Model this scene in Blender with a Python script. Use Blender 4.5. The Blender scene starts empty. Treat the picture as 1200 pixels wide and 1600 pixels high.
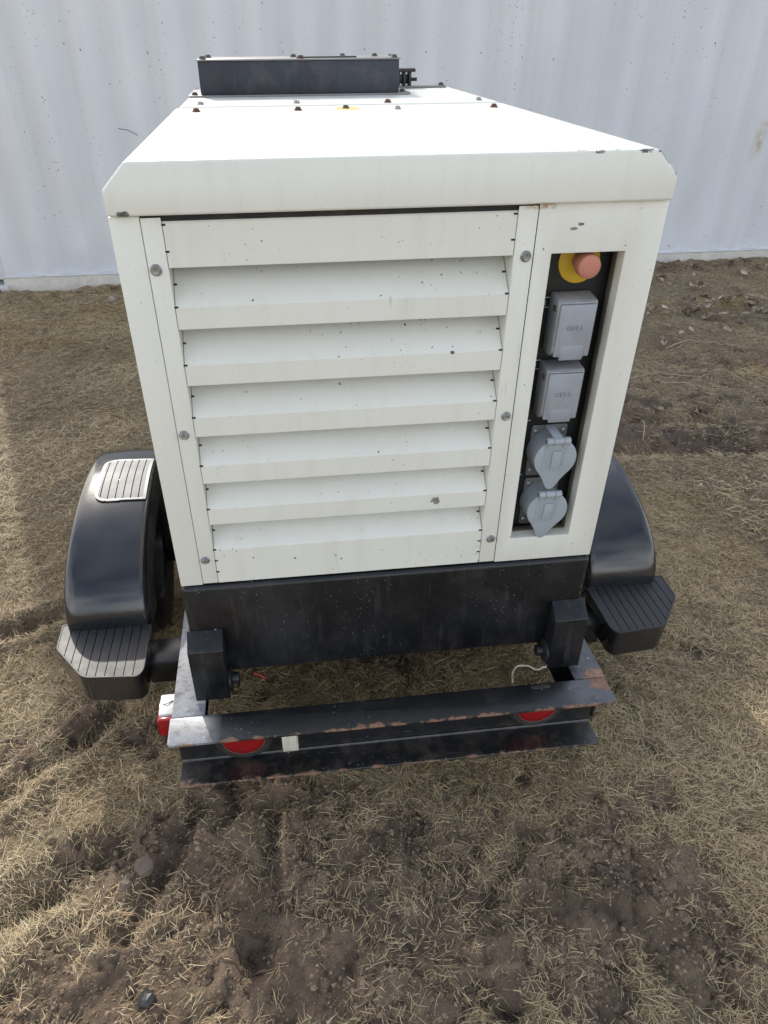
import bpy, bmesh, math, random
import numpy as np
from mathutils import Vector, Matrix
S = bpy.context.scene
COL = S.collection
random.seed(7); rng = np.random.default_rng(11)
PI = math.pi
# ------------------------------------------------------------------ camera
cam = bpy.data.objects.new('camera', bpy.data.cameras.new('camera'))
COL.objects.link(cam); S.camera = cam
yaw, pitch, roll = 0.11790, 0.63340, 0.0063
f_ = Vector((math.sin(yaw)*math.cos(pitch), math.cos(yaw)*math.cos(pitch), -math.sin(pitch)))
r_ = Vector((math.cos(yaw), -math.sin(yaw), 0)); d_ = f_.cross(r_)
r2 = math.cos(roll)*r_ + math.sin(roll)*d_; d2 = -math.sin(roll)*r_ + math.cos(roll)*d_
mw = Matrix.Identity(4)
for i in range(3):
    mw[i][0] = r2[i]; mw[i][1] = -d2[i]; mw[i][2] = -f_[i]
mw.translation = (-0.2065, -1.2199, 1.5505)
cam.matrix_world = mw
cd = cam.data
cd.sensor_fit = 'AUTO'; cd.sensor_width = 36.0; cd.lens = 1116.84/1600*36
cd.shift_x = 33.47/1600; cd.shift_y = 66.73/1600
cd.clip_start = 0.02; cd.clip_end = 3000
# ------------------------------------------------------------------ light
SUN = Vector((-0.50, 1.50, 1.0)).normalized()
elev = math.asin(SUN.z); az = math.atan2(SUN.x, SUN.y)
W = bpy.data.worlds.new('World'); S.world = W; W.use_nodes = True
nt = W.node_tree; nt.nodes.clear()
sky = nt.nodes.new('ShaderNodeTexSky'); sky.sky_type = 'NISHITA'; sky.sun_disc = False
sky.sun_elevation = elev; sky.sun_rotation = az
sky.air_density = 1.0; sky.dust_density = 2.5; sky.ozone_density = 1.0
bg = nt.nodes.new('ShaderNodeBackground'); bg.inputs[1].default_value = 0.12
bgc = nt.nodes.new('ShaderNodeBackground'); bgc.inputs[0].default_value = (0.98, 0.995, 1.0, 1); bgc.inputs[1].default_value = 1.25
tc = nt.nodes.new('ShaderNodeTexCoord'); mp = nt.nodes.new('ShaderNodeMapping'); mp.inputs['Scale'].default_value = (1, 1, 2.6)
nz = nt.nodes.new('ShaderNodeTexNoise'); nz.inputs['Scale'].default_value = 2.3; nz.inputs['Detail'].default_value = 7; nz.inputs['Roughness'].default_value = 0.56
cr = nt.nodes.new('ShaderNodeValToRGB'); cr.color_ramp.elements[0].position = 0.34; cr.color_ramp.elements[1].position = 0.60
mx = nt.nodes.new('ShaderNodeMixShader'); wo = nt.nodes.new('ShaderNodeOutputWorld')
L = nt.links.new
L(tc.outputs['Generated'], mp.inputs[0]); L(mp.outputs[0], nz.inputs['Vector']); L(nz.outputs[0], cr.inputs[0])
sx = nt.nodes.new('ShaderNodeSeparateXYZ'); L(tc.outputs['Generated'], sx.inputs[0])
zr = nt.nodes.new('ShaderNodeMapRange'); zr.inputs[1].default_value = .30; zr.inputs[2].default_value = .80; zr.inputs[3].default_value = 1.0; zr.inputs[4].default_value = .22; L(sx.outputs[2], zr.inputs[0])
cm = nt.nodes.new('ShaderNodeMath'); cm.operation = 'MULTIPLY'; L(cr.outputs[0], cm.inputs[0]); L(zr.outputs[0], cm.inputs[1])
L(sky.outputs[0], bg.inputs[0]); L(cm.outputs[0], mx.inputs[0]); L(bg.outputs[0], mx.inputs[1]); L(bgc.outputs[0], mx.inputs[2]); L(mx.outputs[0], wo.inputs[0])
sl = bpy.data.lights.new('sun', 'SUN'); sl.energy = 2.0; sl.angle = math.radians(0.9); sl.color = (1.0, 0.95, 0.86)
so = bpy.data.objects.new('sun', sl); COL.objects.link(so)
so.rotation_euler = SUN.to_track_quat('Z', 'Y').to_euler(); so.location = SUN*30
vs = S.view_settings
vs.view_transform = 'Standard'; vs.look = 'None'; vs.gamma = 1; vs.exposure = 0.76; vs.use_curve_mapping = False
S.cycles.max_bounces = 8; S.cycles.diffuse_bounces = 4
Z0 = 0.60            # height of the housing's lower edge above the ground

# ------------------------------------------------------------------ helpers: objects
def obj(name, bm, mat, parent=None, angle=35, smooth=True):
    me = bpy.data.meshes.new(name)
    bm.normal_update(); bm.to_mesh(me); bm.free()
    return obj_me(name, me, mat, parent, angle, smooth)
def obj_me(name, me, mat, parent=None, angle=35, smooth=True):
    for m in (mat if isinstance(mat, (list, tuple)) else [mat]): me.materials.append(m)
    if smooth:
        me.polygons.foreach_set('use_smooth', [True]*len(me.polygons))
        me.set_sharp_from_angle(angle=math.radians(angle))
    o = bpy.data.objects.new(name, me); COL.objects.link(o)
    if parent: o.parent = parent
    return o
def tag(o, label=None, cat=None, group=None, kind=None):
    if label: o['label'] = label
    if cat: o['category'] = cat
    if group: o['group'] = group
    if kind: o['kind'] = kind
    return o
def empty(name, loc=(0, 0, 0)):
    o = bpy.data.objects.new(name, None); COL.objects.link(o); o.location = loc; o.empty_display_size = 0.2
    return o
def inst(src, name, loc, rot, parent):
    o = src.copy(); o.name = name; COL.objects.link(o); o.parent = parent; o.location = loc; o.rotation_euler = rot
    return o
# ------------------------------------------------------------------ helpers: shapes
def bevel(bm, off, seg=2, geom=None, ang=30):
    bm.normal_update()
    es = [e for e in (geom or bm.edges) if len(e.link_faces) == 2 and e.calc_face_angle(0) > math.radians(ang)]
    if es and off > 0: bmesh.ops.bevel(bm, geom=es, offset=off, segments=seg, profile=0.5, affect='EDGES', clamp_overlap=True)
    return bm
def box(bm, lo, hi, bev=0.0, seg=2):
    t = bmesh.new(); bmesh.ops.create_cube(t, size=1)
    for v in t.verts:
        v.co = Vector([lo[i] + (v.co[i]+0.5)*(hi[i]-lo[i]) for i in range(3)])
    if bev: bevel(t, bev, seg)
    join(bm, t); return bm
def join(bm, t, M=None):
    if M is not None: bmesh.ops.transform(t, matrix=M, verts=t.verts)
    me = bpy.data.meshes.new('tmp'); t.to_mesh(me); t.free(); bm.from_mesh(me); bpy.data.meshes.remove(me)
def prism(bm, pts, axis, a, b, bev=0.0, seg=2):
    """polygon pts (2-D) extruded along axis from a to b; 2-D coords fill the other two axes in order"""
    t = bmesh.new()
    def P(p, c):
        q = list(p); q.insert(axis, c); return q
    A = [t.verts.new(P(p, a)) for p in pts]; B = [t.verts.new(P(p, b)) for p in pts]
    n = len(pts)
    t.faces.new(A); t.faces.new(B)
    for i in range(n): t.faces.new((A[i], A[(i+1) % n], B[(i+1) % n], B[i]))
    bmesh.ops.recalc_face_normals(t, faces=t.faces)
    if bev: bevel(t, bev, seg)
    join(bm, t); return bm
def ringplate(bm, outer, inner, axis, a, b, bev=0.0):
    t = bmesh.new()
    def P(p, c):
        q = list(p); q.insert(axis, c); return q
    n = len(outer)
    V = [[t.verts.new(P(p, c)) for p in poly] for c in (a, b) for poly in (outer, inner)]
    for i in range(n):
        j = (i+1) % n
        t.faces.new((V[0][i], V[0][j], V[1][j], V[1][i])); t.faces.new((V[2][i], V[2][j], V[3][j], V[3][i]))
        t.faces.new((V[0][i], V[0][j], V[2][j], V[2][i])); t.faces.new((V[1][i], V[1][j], V[3][j], V[3][i]))
    bmesh.ops.recalc_face_normals(t, faces=t.faces)
    if bev: bevel(t, bev, 2)
    join(bm, t); return bm
def lathe(bm, prof, n=24, M=None):
    """prof: (radius, height) list, around z"""
    t = bmesh.new(); rings = []
    for r, h in prof:
        if r < 1e-6: rings.append([t.verts.new((0, 0, h))])
        else: rings.append([t.verts.new((r*math.cos(2*PI*k/n), r*math.sin(2*PI*k/n), h)) for k in range(n)])
    for A, B in zip(rings, rings[1:]):
        for k in range(n):
            j = (k+1) % n
            if len(A) == 1 and len(B) == 1: continue
            if len(A) == 1: t.faces.new((A[0], B[k], B[j]))
            elif len(B) == 1: t.faces.new((A[k], A[j], B[0]))
            else: t.faces.new((A[k], A[j], B[j], B[k]))
    bmesh.ops.recalc_face_normals(t, faces=t.faces)
    join(bm, t, M); return bm
def tube(bm, pts, r, n=8, taper=None):
    t = bmesh.new(); pts = [Vector(p) for p in pts]; rings = []
    for i, p in enumerate(pts):
        d = (pts[min(i+1, len(pts)-1)] - pts[max(i-1, 0)]).normalized()
        u = d.cross(Vector((0, 0, 1)) if abs(d.z) < .9 else Vector((1, 0, 0))).normalized(); v = d.cross(u)
        rr = r if taper is None else r*(1 + (taper-1)*i/(len(pts)-1))
        rings.append([t.verts.new(p + rr*(math.cos(2*PI*k/n)*u + math.sin(2*PI*k/n)*v)) for k in range(n)])
    for A, B in zip(rings, rings[1:]):
        for k in range(n): t.faces.new((A[k], A[(k+1) % n], B[(k+1) % n], B[k]))
    t.faces.new(rings[0]); t.faces.new(rings[-1])
    bmesh.ops.recalc_face_normals(t, faces=t.faces)
    join(bm, t); return bm
def roundpoly(pts, r, seg=4):
    out = []; n = len(pts)
    for i in range(n):
        p = Vector(pts[i]); a = Vector(pts[i-1]); b = Vector(pts[(i+1) % n])
        da = a-p; db = b-p
        rr = r[i] if isinstance(r, (list, tuple)) else r
        k = min(rr, da.length*.48, db.length*.48)
        A = p + da.normalized()*k; B = p + db.normalized()*k
        if k < 1e-5: out.append(tuple(p)); continue
        for s in range(seg+1):
            t = s/seg; out.append(tuple((1-t)**2*A + 2*t*(1-t)*p + t*t*B))
    return out
FRONT = Matrix.Rotation(PI/2, 4, 'X')      # local +z -> world -y

# ------------------------------------------------------------------ helpers: materials
class NT:
    def __init__(s, name):
        s.m = bpy.data.materials.new(name); s.m.use_nodes = True; s.t = s.m.node_tree
        s.t.nodes.clear(); s.out = s.n('ShaderNodeOutputMaterial'); s.b = s.n('ShaderNodeBsdfPrincipled')
        s.l(s.b.outputs[0], s.out.inputs[0])
        tcn = s.n('ShaderNodeTexCoord'); oi = s.n('ShaderNodeObjectInfo')
        ad = s.n('ShaderNodeVectorMath'); ad.operation = 'MULTIPLY_ADD'
        s.l(oi.outputs['Random'], ad.inputs[0]); ad.inputs[1].default_value = (7.3, 3.1, 9.7); s.l(tcn.outputs['Object'], ad.inputs[2])
        s.co = ad.outputs[0]; s.raw = tcn.outputs['Object']
        g = s.n('ShaderNodeNewGeometry'); s.pos = g.outputs['Position']; s.nor = g.outputs['Normal']
    def n(s, t): return s.t.nodes.new(t)
    def l(s, a, b): s.t.links.new(a, b)
    def val(s, x, inp):
        if isinstance(x, (int, float)): inp.default_value = x
        elif isinstance(x, tuple): inp.default_value = x if len(x) == 4 or inp.type == 'VECTOR' else (*x, 1)
        else: s.l(x, inp)
    def noise(s, scale, detail=4, rough=.55, co=None, stretch=None, dist=0.0, col=False):
        n = s.n('ShaderNodeTexNoise'); n.inputs['Scale'].default_value = scale; n.inputs['Detail'].default_value = detail
        n.inputs['Roughness'].default_value = rough; n.inputs['Distortion'].default_value = dist
        c = co or s.co
        if stretch:
            m = s.n('ShaderNodeMapping'); m.inputs['Scale'].default_value = stretch; s.l(c, m.inputs[0]); c = m.outputs[0]
        s.l(c, n.inputs['Vector']); return n.outputs[1 if col else 0]
    def ramp(s, x, a, b, lo=0.0, hi=1.0):
        n = s.n('ShaderNodeMapRange'); n.clamp = True
        n.inputs[1].default_value = a; n.inputs[2].default_value = b; n.inputs[3].default_value = lo; n.inputs[4].default_value = hi
        s.l(x, n.inputs[0]); return n.outputs[0]
    def math(s, op, a, b=0.0, c=0.0):
        n = s.n('ShaderNodeMath'); n.operation = op; s.val(a, n.inputs[0]); s.val(b, n.inputs[1]); s.val(c, n.inputs[2]); return n.outputs[0]
    def mix(s, f, a, b):
        n = s.n('ShaderNodeMix'); n.data_type = 'RGBA'
        s.val(f, n.inputs[0]); s.val(a, n.inputs[6]); s.val(b, n.inputs[7]); return n.outputs[2]
    def sep(s, v):
        n = s.n('ShaderNodeSeparateXYZ'); s.l(v, n.inputs[0]); return n.outputs
    def spots(s, scale, size, keep, dist=.35, co=None, stretch=None):
        """irregular scattered chips: size = radius in cells, keep = share of cells with one"""
        c = co or s.co
        if stretch:
            m = s.n('ShaderNodeMapping'); m.inputs['Scale'].default_value = stretch; s.l(c, m.inputs[0]); c = m.outputs[0]
        nn = s.n('ShaderNodeTexNoise'); nn.inputs['Scale'].default_value = scale*2.3; nn.inputs['Detail'].default_value = 3; s.l(c, nn.inputs['Vector'])
        a = s.n('ShaderNodeVectorMath'); a.operation = 'MULTIPLY_ADD'; s.l(nn.outputs[1], a.inputs[0]); a.inputs[1].default_value = (dist/scale,)*3; s.l(c, a.inputs[2])
        v = s.n('ShaderNodeTexVoronoi'); v.inputs['Scale'].default_value = scale; s.l(a.outputs[0], v.inputs['Vector'])
        ch = s.n('ShaderNodeSeparateColor'); s.l(v.outputs['Color'], ch.inputs[0])
        thr = s.math('MULTIPLY', s.math('MULTIPLY', ch.outputs[1], ch.outputs[1]), size)
        on = s.math('LESS_THAN', ch.outputs[0], keep)
        return s.math('MULTIPLY', s.math('LESS_THAN', v.outputs['Distance'], thr), on)
    def bump(s, h, strength=.3, dist=.002):
        n = s.n('ShaderNodeBump'); n.inputs['Strength'].default_value = strength; n.inputs['Distance'].default_value = dist
        s.l(h, n.inputs['Height']); s.l(n.outputs[0], s.b.inputs['Normal'])
    def set(s, col=None, rough=None, metal=None, **k):
        if col is not None: s.val(col, s.b.inputs['Base Color'])
        if rough is not None: s.val(rough, s.b.inputs['Roughness'])
        if metal is not None: s.val(metal, s.b.inputs['Metallic'])
        for a, v in k.items(): s.val(v, s.b.inputs[a.replace('_', ' ')])
        return s.m

def mat_white():
    m = NT('cream_powder_coat')
    base = m.mix(m.ramp(m.noise(3.5, 6), .3, .7), (.765, .765, .70), (.80, .80, .738))
    # run-down grime, rubbed dust
    gr = m.noise(9, 6, .65, stretch=(3.0, 3.0, .35))
    base = m.mix(m.ramp(gr, .50, .78, 0, .20), base, (.52, .50, .42))
    base = m.mix(m.ramp(m.noise(130, 3), .60, .80, 0, .18), base, (.48, .45, .36))
    scf = m.math('MULTIPLY', m.ramp(m.noise(55, 2, .5, stretch=(1, 1, .10)), .69, .74), m.ramp(m.noise(4, 3), .5, .6))
    base = m.mix(m.math('MULTIPLY', scf, .35), base, (.40, .39, .36))
    c1 = m.spots(70, .19, .20, .45); c2 = m.spots(21, .135, .10, .30); c3 = m.spots(150, .26, .22, .4)
    c = m.math('MAXIMUM', m.math('MAXIMUM', c1, c2), m.math('MULTIPLY', c3, m.ramp(m.noise(5, 3), .5, .6)))
    P3 = m.sep(m.pos); wn = m.noise(75, 3, .65)
    def near(a, b, w): return m.ramp(m.math('ABSOLUTE', m.math('SUBTRACT', a, b)), w*.5, w, 1, 0)
    fr = m.math('LESS_THAN', P3[1], -.002)
    topedge = m.math('MULTIPLY', near(P3[2], Z0+.7965, .005), m.ramp(P3[0], -.1, .40, .15, .75))
    cham = m.math('MULTIPLY', near(m.math('ADD', P3[0], P3[2]), .411+Z0+.798, .005), m.math('GREATER_THAN', P3[0], .40))
    ed = m.math('MULTIPLY', m.math('MAXIMUM', topedge, cham), fr)
    c = m.math('MAXIMUM', c, m.math('GREATER_THAN', m.math('MULTIPLY', ed, m.ramp(wn, .40, .60)), .60))
    for cx, cz, rx, rz in ((-.424, .7275, .011, .006), (.293, .684, .007, .003), (.305, .690, .006, .003), (.353, .560, .004, .005), (.352, .522, .004, .004), (.362, .152, .009, .004), (.09, .172, .011, .009)):
        dx = m.math('DIVIDE', m.math('SUBTRACT', P3[0], cx), rx); dz = m.math('DIVIDE', m.math('SUBTRACT', P3[2], Z0+cz), rz)
        d_ = m.math('ADD', m.math('ADD', m.math('MULTIPLY', dx, dx), m.math('MULTIPLY', dz, dz)), m.math('MULTIPLY', m.math('SUBTRACT', m.noise(110, 3, .6), .5), 3.2))
        c = m.math('MAXIMUM', c, m.math('MULTIPLY', m.math('LESS_THAN', d_, .7), m.math('LESS_THAN', P3[1], .05)))
    rx_ = m.math('MULTIPLY', near(P3[0], .232, .030), near(P3[2], Z0+.7205, .007)); rst = m.math('MULTIPLY', m.math('MULTIPLY', rx_, m.ramp(wn, .40, .58)), m.math('LESS_THAN', P3[1], .05))
    base = m.mix(rst, base, (.36, .165, .055))
    chipc = m.mix(m.ramp(m.noise(60, 2), .4, .6), (.10, .10, .095), (.30, .29, .27))
    col = m.mix(c, base, chipc)
    m.bump(m.math('ADD', m.math('MULTIPLY', c, -1.0), m.math('MULTIPLY', m.noise(420, 2), .12)), .5, .0006)
    return m.set(col, m.ramp(m.noise(14, 5), .3, .8, .30, .46))
def mat_black(name, base=(.013, .0135, .016), rough=.34, dust=.35, flecks=True, rust=0.0, scr=True):
    m = NT(name)
    col = m.mix(m.ramp(m.noise(6, 6), .35, .7), base, tuple(1.7*c+.002 for c in base))
    d = m.noise(11, 7, .7); col = m.mix(m.ramp(d, .48, .85, 0, dust), col, (.16, .15, .135))
    if scr:
        d2 = m.noise(24, 5, .7, stretch=(1.6, 1.6, .22)); col = m.mix(m.ramp(d2, .55, .80, 0, .30), col, (.12, .12, .115)); d3 = m.noise(3.2, 5, .6, stretch=(1, 1, .6)); col = m.mix(m.ramp(d3, .56, .72, 0, .22), col, (.085, .09, .105))
    if flecks:
        c = m.math('MAXIMUM', m.spots(34, .13, .16, .4), m.math('MULTIPLY', m.spots(150, .20, .3, .5), m.ramp(m.noise(6, 3), .5, .62)))
        col = m.mix(c, col, (.50, .50, .48))
    if rust:
        r = m.ramp(m.noise(16, 7, .7), .66-rust*.1, .74-rust*.1)
        col = m.mix(r, col, m.mix(m.ramp(m.noise(70, 4), .3, .7), (.12, .045, .018), (.27, .12, .055)))
    m.bump(m.noise(160, 4, .6), .25, .0008)
    return m.set(col, m.ramp(d, .35, .75, rough, min(rough*1.9, .9)))
def mat_bumper():
    m = NT('worn_black_bumper_paint')
    col = m.mix(m.ramp(m.noise(5, 6), .35, .7), (.005, .0055, .007), (.010, .011, .013))
    d = m.noise(13, 7, .72); col = m.mix(m.ramp(d, .55, .85, 0, .16), col, (.17, .165, .15))
    sc = m.noise(90, 3, .6, stretch=(.12, 2.2, 1)); col = m.mix(m.ramp(sc, .70, .78, 0, .45), col, (.34, .34, .34))
    fl = m.math('MAXIMUM', m.spots(46, .15, .20, .5), m.math('MULTIPLY', m.spots(170, .24, .4, .5), m.ramp(m.noise(5, 3), .48, .6)))
    col = m.mix(m.math('MULTIPLY', fl, .8), col, (.52, .52, .50))
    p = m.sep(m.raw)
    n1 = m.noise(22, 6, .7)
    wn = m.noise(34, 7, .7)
    painted_glint = m.math('MULTIPLY', m.math('ADD', m.ramp(p[0], -.395, -.435), m.ramp(p[0], .395, .43, 0, .28)), m.math('MULTIPLY', m.ramp(wn, .34, .52, .25, 1), m.ramp(p[2], .288, .294)))  # sun glint and sky reflection painted as grey on the end tops
    col = m.mix(m.math('MULTIPLY', painted_glint, .85), col, m.mix(m.noise(120, 3), (.20, .21, .235), (.36, .37, .40)))
    # rust along the free edges of the flanges and at the right end, where the paint is knocked off
    edge = m.ramp(p[1], -.176, -.150, 1, 0)
    tip = m.math('MULTIPLY', m.ramp(p[0], .43, .49, 0, 1), m.math('MULTIPLY', m.math('MULTIPLY', m.ramp(p[1], -.155, -.115, 0, 1), m.ramp(p[1], -.045, -.075, 0, 1)), m.ramp(p[2], .284, .292)))
    lowl = m.math('MULTIPLY', m.ramp(p[0], -.40, -.505, 0, .8), m.ramp(p[2], .20, .155, 0, 1))
    e = m.math('ADD', m.math('MULTIPLY', edge, .30), m.math('ADD', m.math('MULTIPLY', tip, .45), m.math('MULTIPLY', lowl, .25)))
    r = m.ramp(m.math('ADD', n1, e), .735, .80)
    rc = m.mix(m.ramp(m.noise(80, 4), .3, .7), (.13, .06, .032), (.33, .19, .115))
    col = m.mix(r, col, rc)
    # soil film on the lower flange
    soil = m.math('MULTIPLY', m.ramp(p[2], .20, .16, 0, 1), m.ramp(m.noise(19, 6, .7), .46, .62, 0, .5))
    col = m.mix(soil, col, (.085, .07, .055))
    m.bump(m.math('ADD', m.noise(26, 5, .6), m.math('MULTIPLY', m.noise(170, 3), .3)), .30, .0028)
    return m.set(col, m.math('ADD', m.ramp(d, .42, .80, .33, .50), m.math('MULTIPLY', r, .4)), IOR=1.8)
def mat_plain(name, col, rough=.5, metal=0.0, var=.12, bump=.15, bscale=180, dirt=0.0, dirtcol=(.16, .13, .10)):
    m = NT(name); n = m.noise(14, 6, .62)
    c = m.mix(m.ramp(n, .3, .7), tuple(max(0, x*(1-var)) for x in col), tuple(min(1, x*(1+var)) for x in col))
    if dirt: c = m.mix(m.ramp(m.noise(22, 7, .7), .48, .78, 0, dirt), c, dirtcol)
    if bump: m.bump(m.noise(bscale, 3), bump, .0008)
    return m.set(c, m.ramp(n, .3, .7, max(.05, rough-.07), rough+.07), metal)
def mat_container():
    m = NT('pale_blue_container_paint')
    col = m.mix(m.ramp(m.noise(1.6, 6, .6), .3, .7), (.66, .685, .74), (.73, .75, .79))
    col = m.mix(m.ramp(m.noise(2.4, 6, .65, stretch=(4, 1, .22)), .45, .75, 0, .40), col, (.56, .585, .60))
    col = m.mix(m.ramp(m.noise(5, 7, .72), .52, .8, 0, .22), col, (.76, .775, .785))
    z = m.sep(m.raw)
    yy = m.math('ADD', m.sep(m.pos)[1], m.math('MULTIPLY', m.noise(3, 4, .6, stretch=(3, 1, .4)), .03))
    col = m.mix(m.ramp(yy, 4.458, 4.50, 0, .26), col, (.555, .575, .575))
    band = m.ramp(m.noise(2.6, 4, .6, stretch=(2.2, 1, .25)), .47, .60)
    s1 = m.math('MULTIPLY', m.spots(62, .27, .42, .5), band); s2 = m.math('MULTIPLY', m.spots(30, .2, .35, .6), band)
    s3 = m.spots(14, .10, .35, .5)
    sp = m.math('MAXIMUM', m.math('MAXIMUM', s1, s2), s3)
    col = m.mix(m.math('MULTIPLY', sp, .85), col, m.mix(m.noise(9, 2), (.06, .055, .055), (.20, .15, .11)))
    # one rust run below a knocked spot, and low-lying splash dirt
    dx = m.math('ABSOLUTE', m.math('SUBTRACT', m.math('ADD', z[0], m.math('MULTIPLY', z[2], -.08)), 3.37))
    run = m.math('MULTIPLY', m.ramp(dx, .012, .05, 1, 0), m.math('MULTIPLY', m.ramp(z[2], .72, .86), m.ramp(z[2], 1.02, .93)))
    run = m.math('MULTIPLY', run, m.ramp(m.noise(14, 5, .7), .35, .6))
    col = m.mix(m.math('MULTIPLY', run, .8), col, (.42, .30, .17))
    spl = m.math('MULTIPLY', m.ramp(z[2], .16, -.02), m.ramp(m.noise(9, 7, .7), .38, .68, 0, .75))
    col = m.mix(spl, col, (.36, .33, .28))
    m.bump(m.noise(5, 5, .6), .35, .006)
    return m.set(col, m.ramp(m.noise(4, 4), .3, .7, .46, .62))
def mat_ground():
    m = NT('dead_turf_and_mud')
    at = m.n('ShaderNodeAttribute'); at.attribute_name = 'mud'; mud = at.outputs['Fac']
    p = m.pos
    fine = m.noise(55, 8, .72, co=p); mid = m.noise(9, 6, .62, co=p); big = m.noise(1.7, 4, .5, co=p)
    thatch = m.mix(m.ramp(fine, .3, .7), (.070, .051, .033), (.42, .33, .21))
    thatch = m.mix(m.ramp(mid, .35, .7, 0, .5), thatch, (.24, .185, .118))
    fib = m.noise(210, 4, .7, co=p, stretch=(1, .22, 1), dist=1.5)
    thatch = m.mix(m.ramp(fib, .52, .66, 0, .75), thatch, (.58, .48, .32))
    soil = m.mix(m.ramp(mid, .3, .72), (.235, .163, .105), (.37, .27, .185))
    soil = m.mix(m.ramp(fine, .52, .82, 0, .6), soil, (.45, .34, .24))
    soil = m.mix(m.ramp(m.noise(190, 6, .75, co=p), .50, .72, 0, .5), soil, (.10, .073, .053))
    pq = m.sep(p); strip = m.math('MULTIPLY', m.math('MULTIPLY', m.ramp(pq[1], 1.30, 1.50), m.ramp(pq[1], 2.6, 1.9)), m.ramp(pq[0], .7, 1.1))
    wet = m.ramp(m.math('ADD', m.noise(5.5, 6, .66, co=p), m.math('MULTIPLY', strip, .16)), .56, .70)
    soil = m.mix(m.math('MULTIPLY', wet, .7), soil, (.105, .072, .048))
    pa = m.n('ShaderNodeAttribute'); pa.attribute_name = 'crust'
    soil = m.mix(m.ramp(pa.outputs['Fac'], .2, .8, .5, 0), soil, (.115, .081, .056))
    v = m.n('ShaderNodeTexVoronoi'); v.feature = 'DISTANCE_TO_EDGE'; v.inputs['Scale'].default_value = 11
    dn = m.n('ShaderNodeVectorMath'); dn.operation = 'MULTIPLY_ADD'; m.l(m.noise(14, 4, .6, co=p, col=True), dn.inputs[0]); dn.inputs[1].default_value = (.12, .12, .12); m.l(p, dn.inputs[2])
    m.l(dn.outputs[0], v.inputs['Vector'])
    crk = m.math('MULTIPLY', m.ramp(v.outputs['Distance'], .0, .055, 1, 0), m.ramp(m.noise(3.1, 3, co=p), .47, .58))
    soil = m.mix(m.math('MULTIPLY', crk, .6), soil, (.028, .02, .016))
    col = m.mix(mud, thatch, soil)
    h = m.math('ADD', m.math('MULTIPLY', fine, .8), m.math('MULTIPLY', m.noise(150, 6, .75, co=p), .7))
    h = m.math('SUBTRACT', h, m.math('MULTIPLY', m.math('MULTIPLY', crk, mud), 1.1))
    m.bump(h, 1.0, .016)
    return m.set(col, m.ramp(wet, 0, 1, .92, .62))
def mat_blade(name, cols, rough=.62):
    m = NT(name)
    at = m.n('ShaderNodeAttribute'); at.attribute_name = 'tint'
    r = m.n('ShaderNodeValToRGB'); el = r.color_ramp.elements
    el[0].position = 0; el[0].color = (*cols[0], 1); el[1].position = 1; el[1].color = (*cols[-1], 1)
    for i, c in enumerate(cols[1:-1]):
        e = el.new((i+1)/(len(cols)-1)); e.color = (*c, 1)
    m.l(at.outputs['Fac'], r.inputs[0])
    return m.set(r.outputs[0], rough)

WHITE = mat_white()
BLACK = mat_black('black_chassis_paint', (.0050, .0056, .0075), .26, .13)
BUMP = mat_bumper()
DUCT = mat_black('dusty_black_duct_paint', (.020, .023, .033), .5, .62, flecks=True)
PLATEK = mat_plain('black_panel_plate', (.012, .012, .013), .42, bump=.1)
FEND = mat_black('black_moulded_fender', (.0085, .0092, .0115), .12, .05, flecks=False, scr=False)
FEND.node_tree.nodes['Principled BSDF'].inputs['IOR'].default_value = 1.75
FENDIN = mat_black('dusty_fender_skirt', (.016, .015, .014), .55, .75, flecks=True, scr=False)
TREAD = mat_plain('grey_black_tread_plastic', (.034, .035, .039), .46, var=.2, dirt=.22, dirtcol=(.11, .105, .10))
TREAD.node_tree.nodes['Principled BSDF'].inputs['IOR'].default_value = 1.40
PADM = mat_plain('worn_metal_pad', (.23, .23, .235), .56, .0, var=.12, dirt=.2, dirtcol=(.22, .2, .17))
GROOVE = mat_plain('dirty_groove', (.035, .034, .033), .8)
PADR = mat_plain('polished_metal_rim', (.26, .26, .265), .42, .1)
RUBBER = mat_plain('black_rubber', (.022, .021, .02), .75, dirt=.5, dirtcol=(.10, .085, .07))
STEEL = mat_plain('zinc_steel', (.36, .36, .355), .42, .85, var=.25, dirt=.35, dirtcol=(.18, .15, .12))
RUSTB = mat_plain('rusty_bolt_steel', (.115, .058, .042), .8, .1, var=.35)
DARKB = mat_plain('weathered_dark_bolt', (.11, .10, .09), .65, .4, var=.35)
COVER = mat_plain('grey_cast_cover', (.34, .365, .41), .50, .25, var=.10, dirt=.28, dirtcol=(.20, .21, .22), bump=.25)
COVERD = mat_plain('scuffed_cover_hood', (.33, .345, .36), .55, .3, var=.3, dirt=.5, dirtcol=(.16, .165, .17))
SOCK = mat_plain('blue_grey_socket_plastic', (.35, .39, .43), .48, var=.06, bump=.05)
SPLATE = mat_plain('dull_grey_mounting_plate', (.19, .195, .205), .45, .3, dirt=.3)
YEL = mat_plain('yellow_disc_plastic', (.72, .47, .035), .45, var=.06)
PINK = mat_plain('sun_faded_red_plastic', (.52, .215, .15), .55, var=.08)
RED = mat_plain('red_lens', (.30, .009, .011), .16, var=.1, bump=.0)
WLENS = mat_plain('white_lamp_housing', (.78, .77, .74), .35, dirt=.15)
IVORY = mat_plain('ivory_lamp_plastic', (.62, .62, .52), .5, dirt=.2)
PRINT = mat_plain('white_print', (.66, .66, .66), .5, bump=0)
YPAINT = mat_plain('yellow_touch_up_paint', (.70, .52, .14), .6, var=.2, dirt=.4, dirtcol=(.6, .58, .5))
GREYP = mat_plain('grey_mast_plate', (.22, .22, .225), .5, .2, dirt=.3)
SEAL = mat_plain('olive_foam_seal', (.105, .095, .07), .85)
CONT = mat_container()
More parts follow.
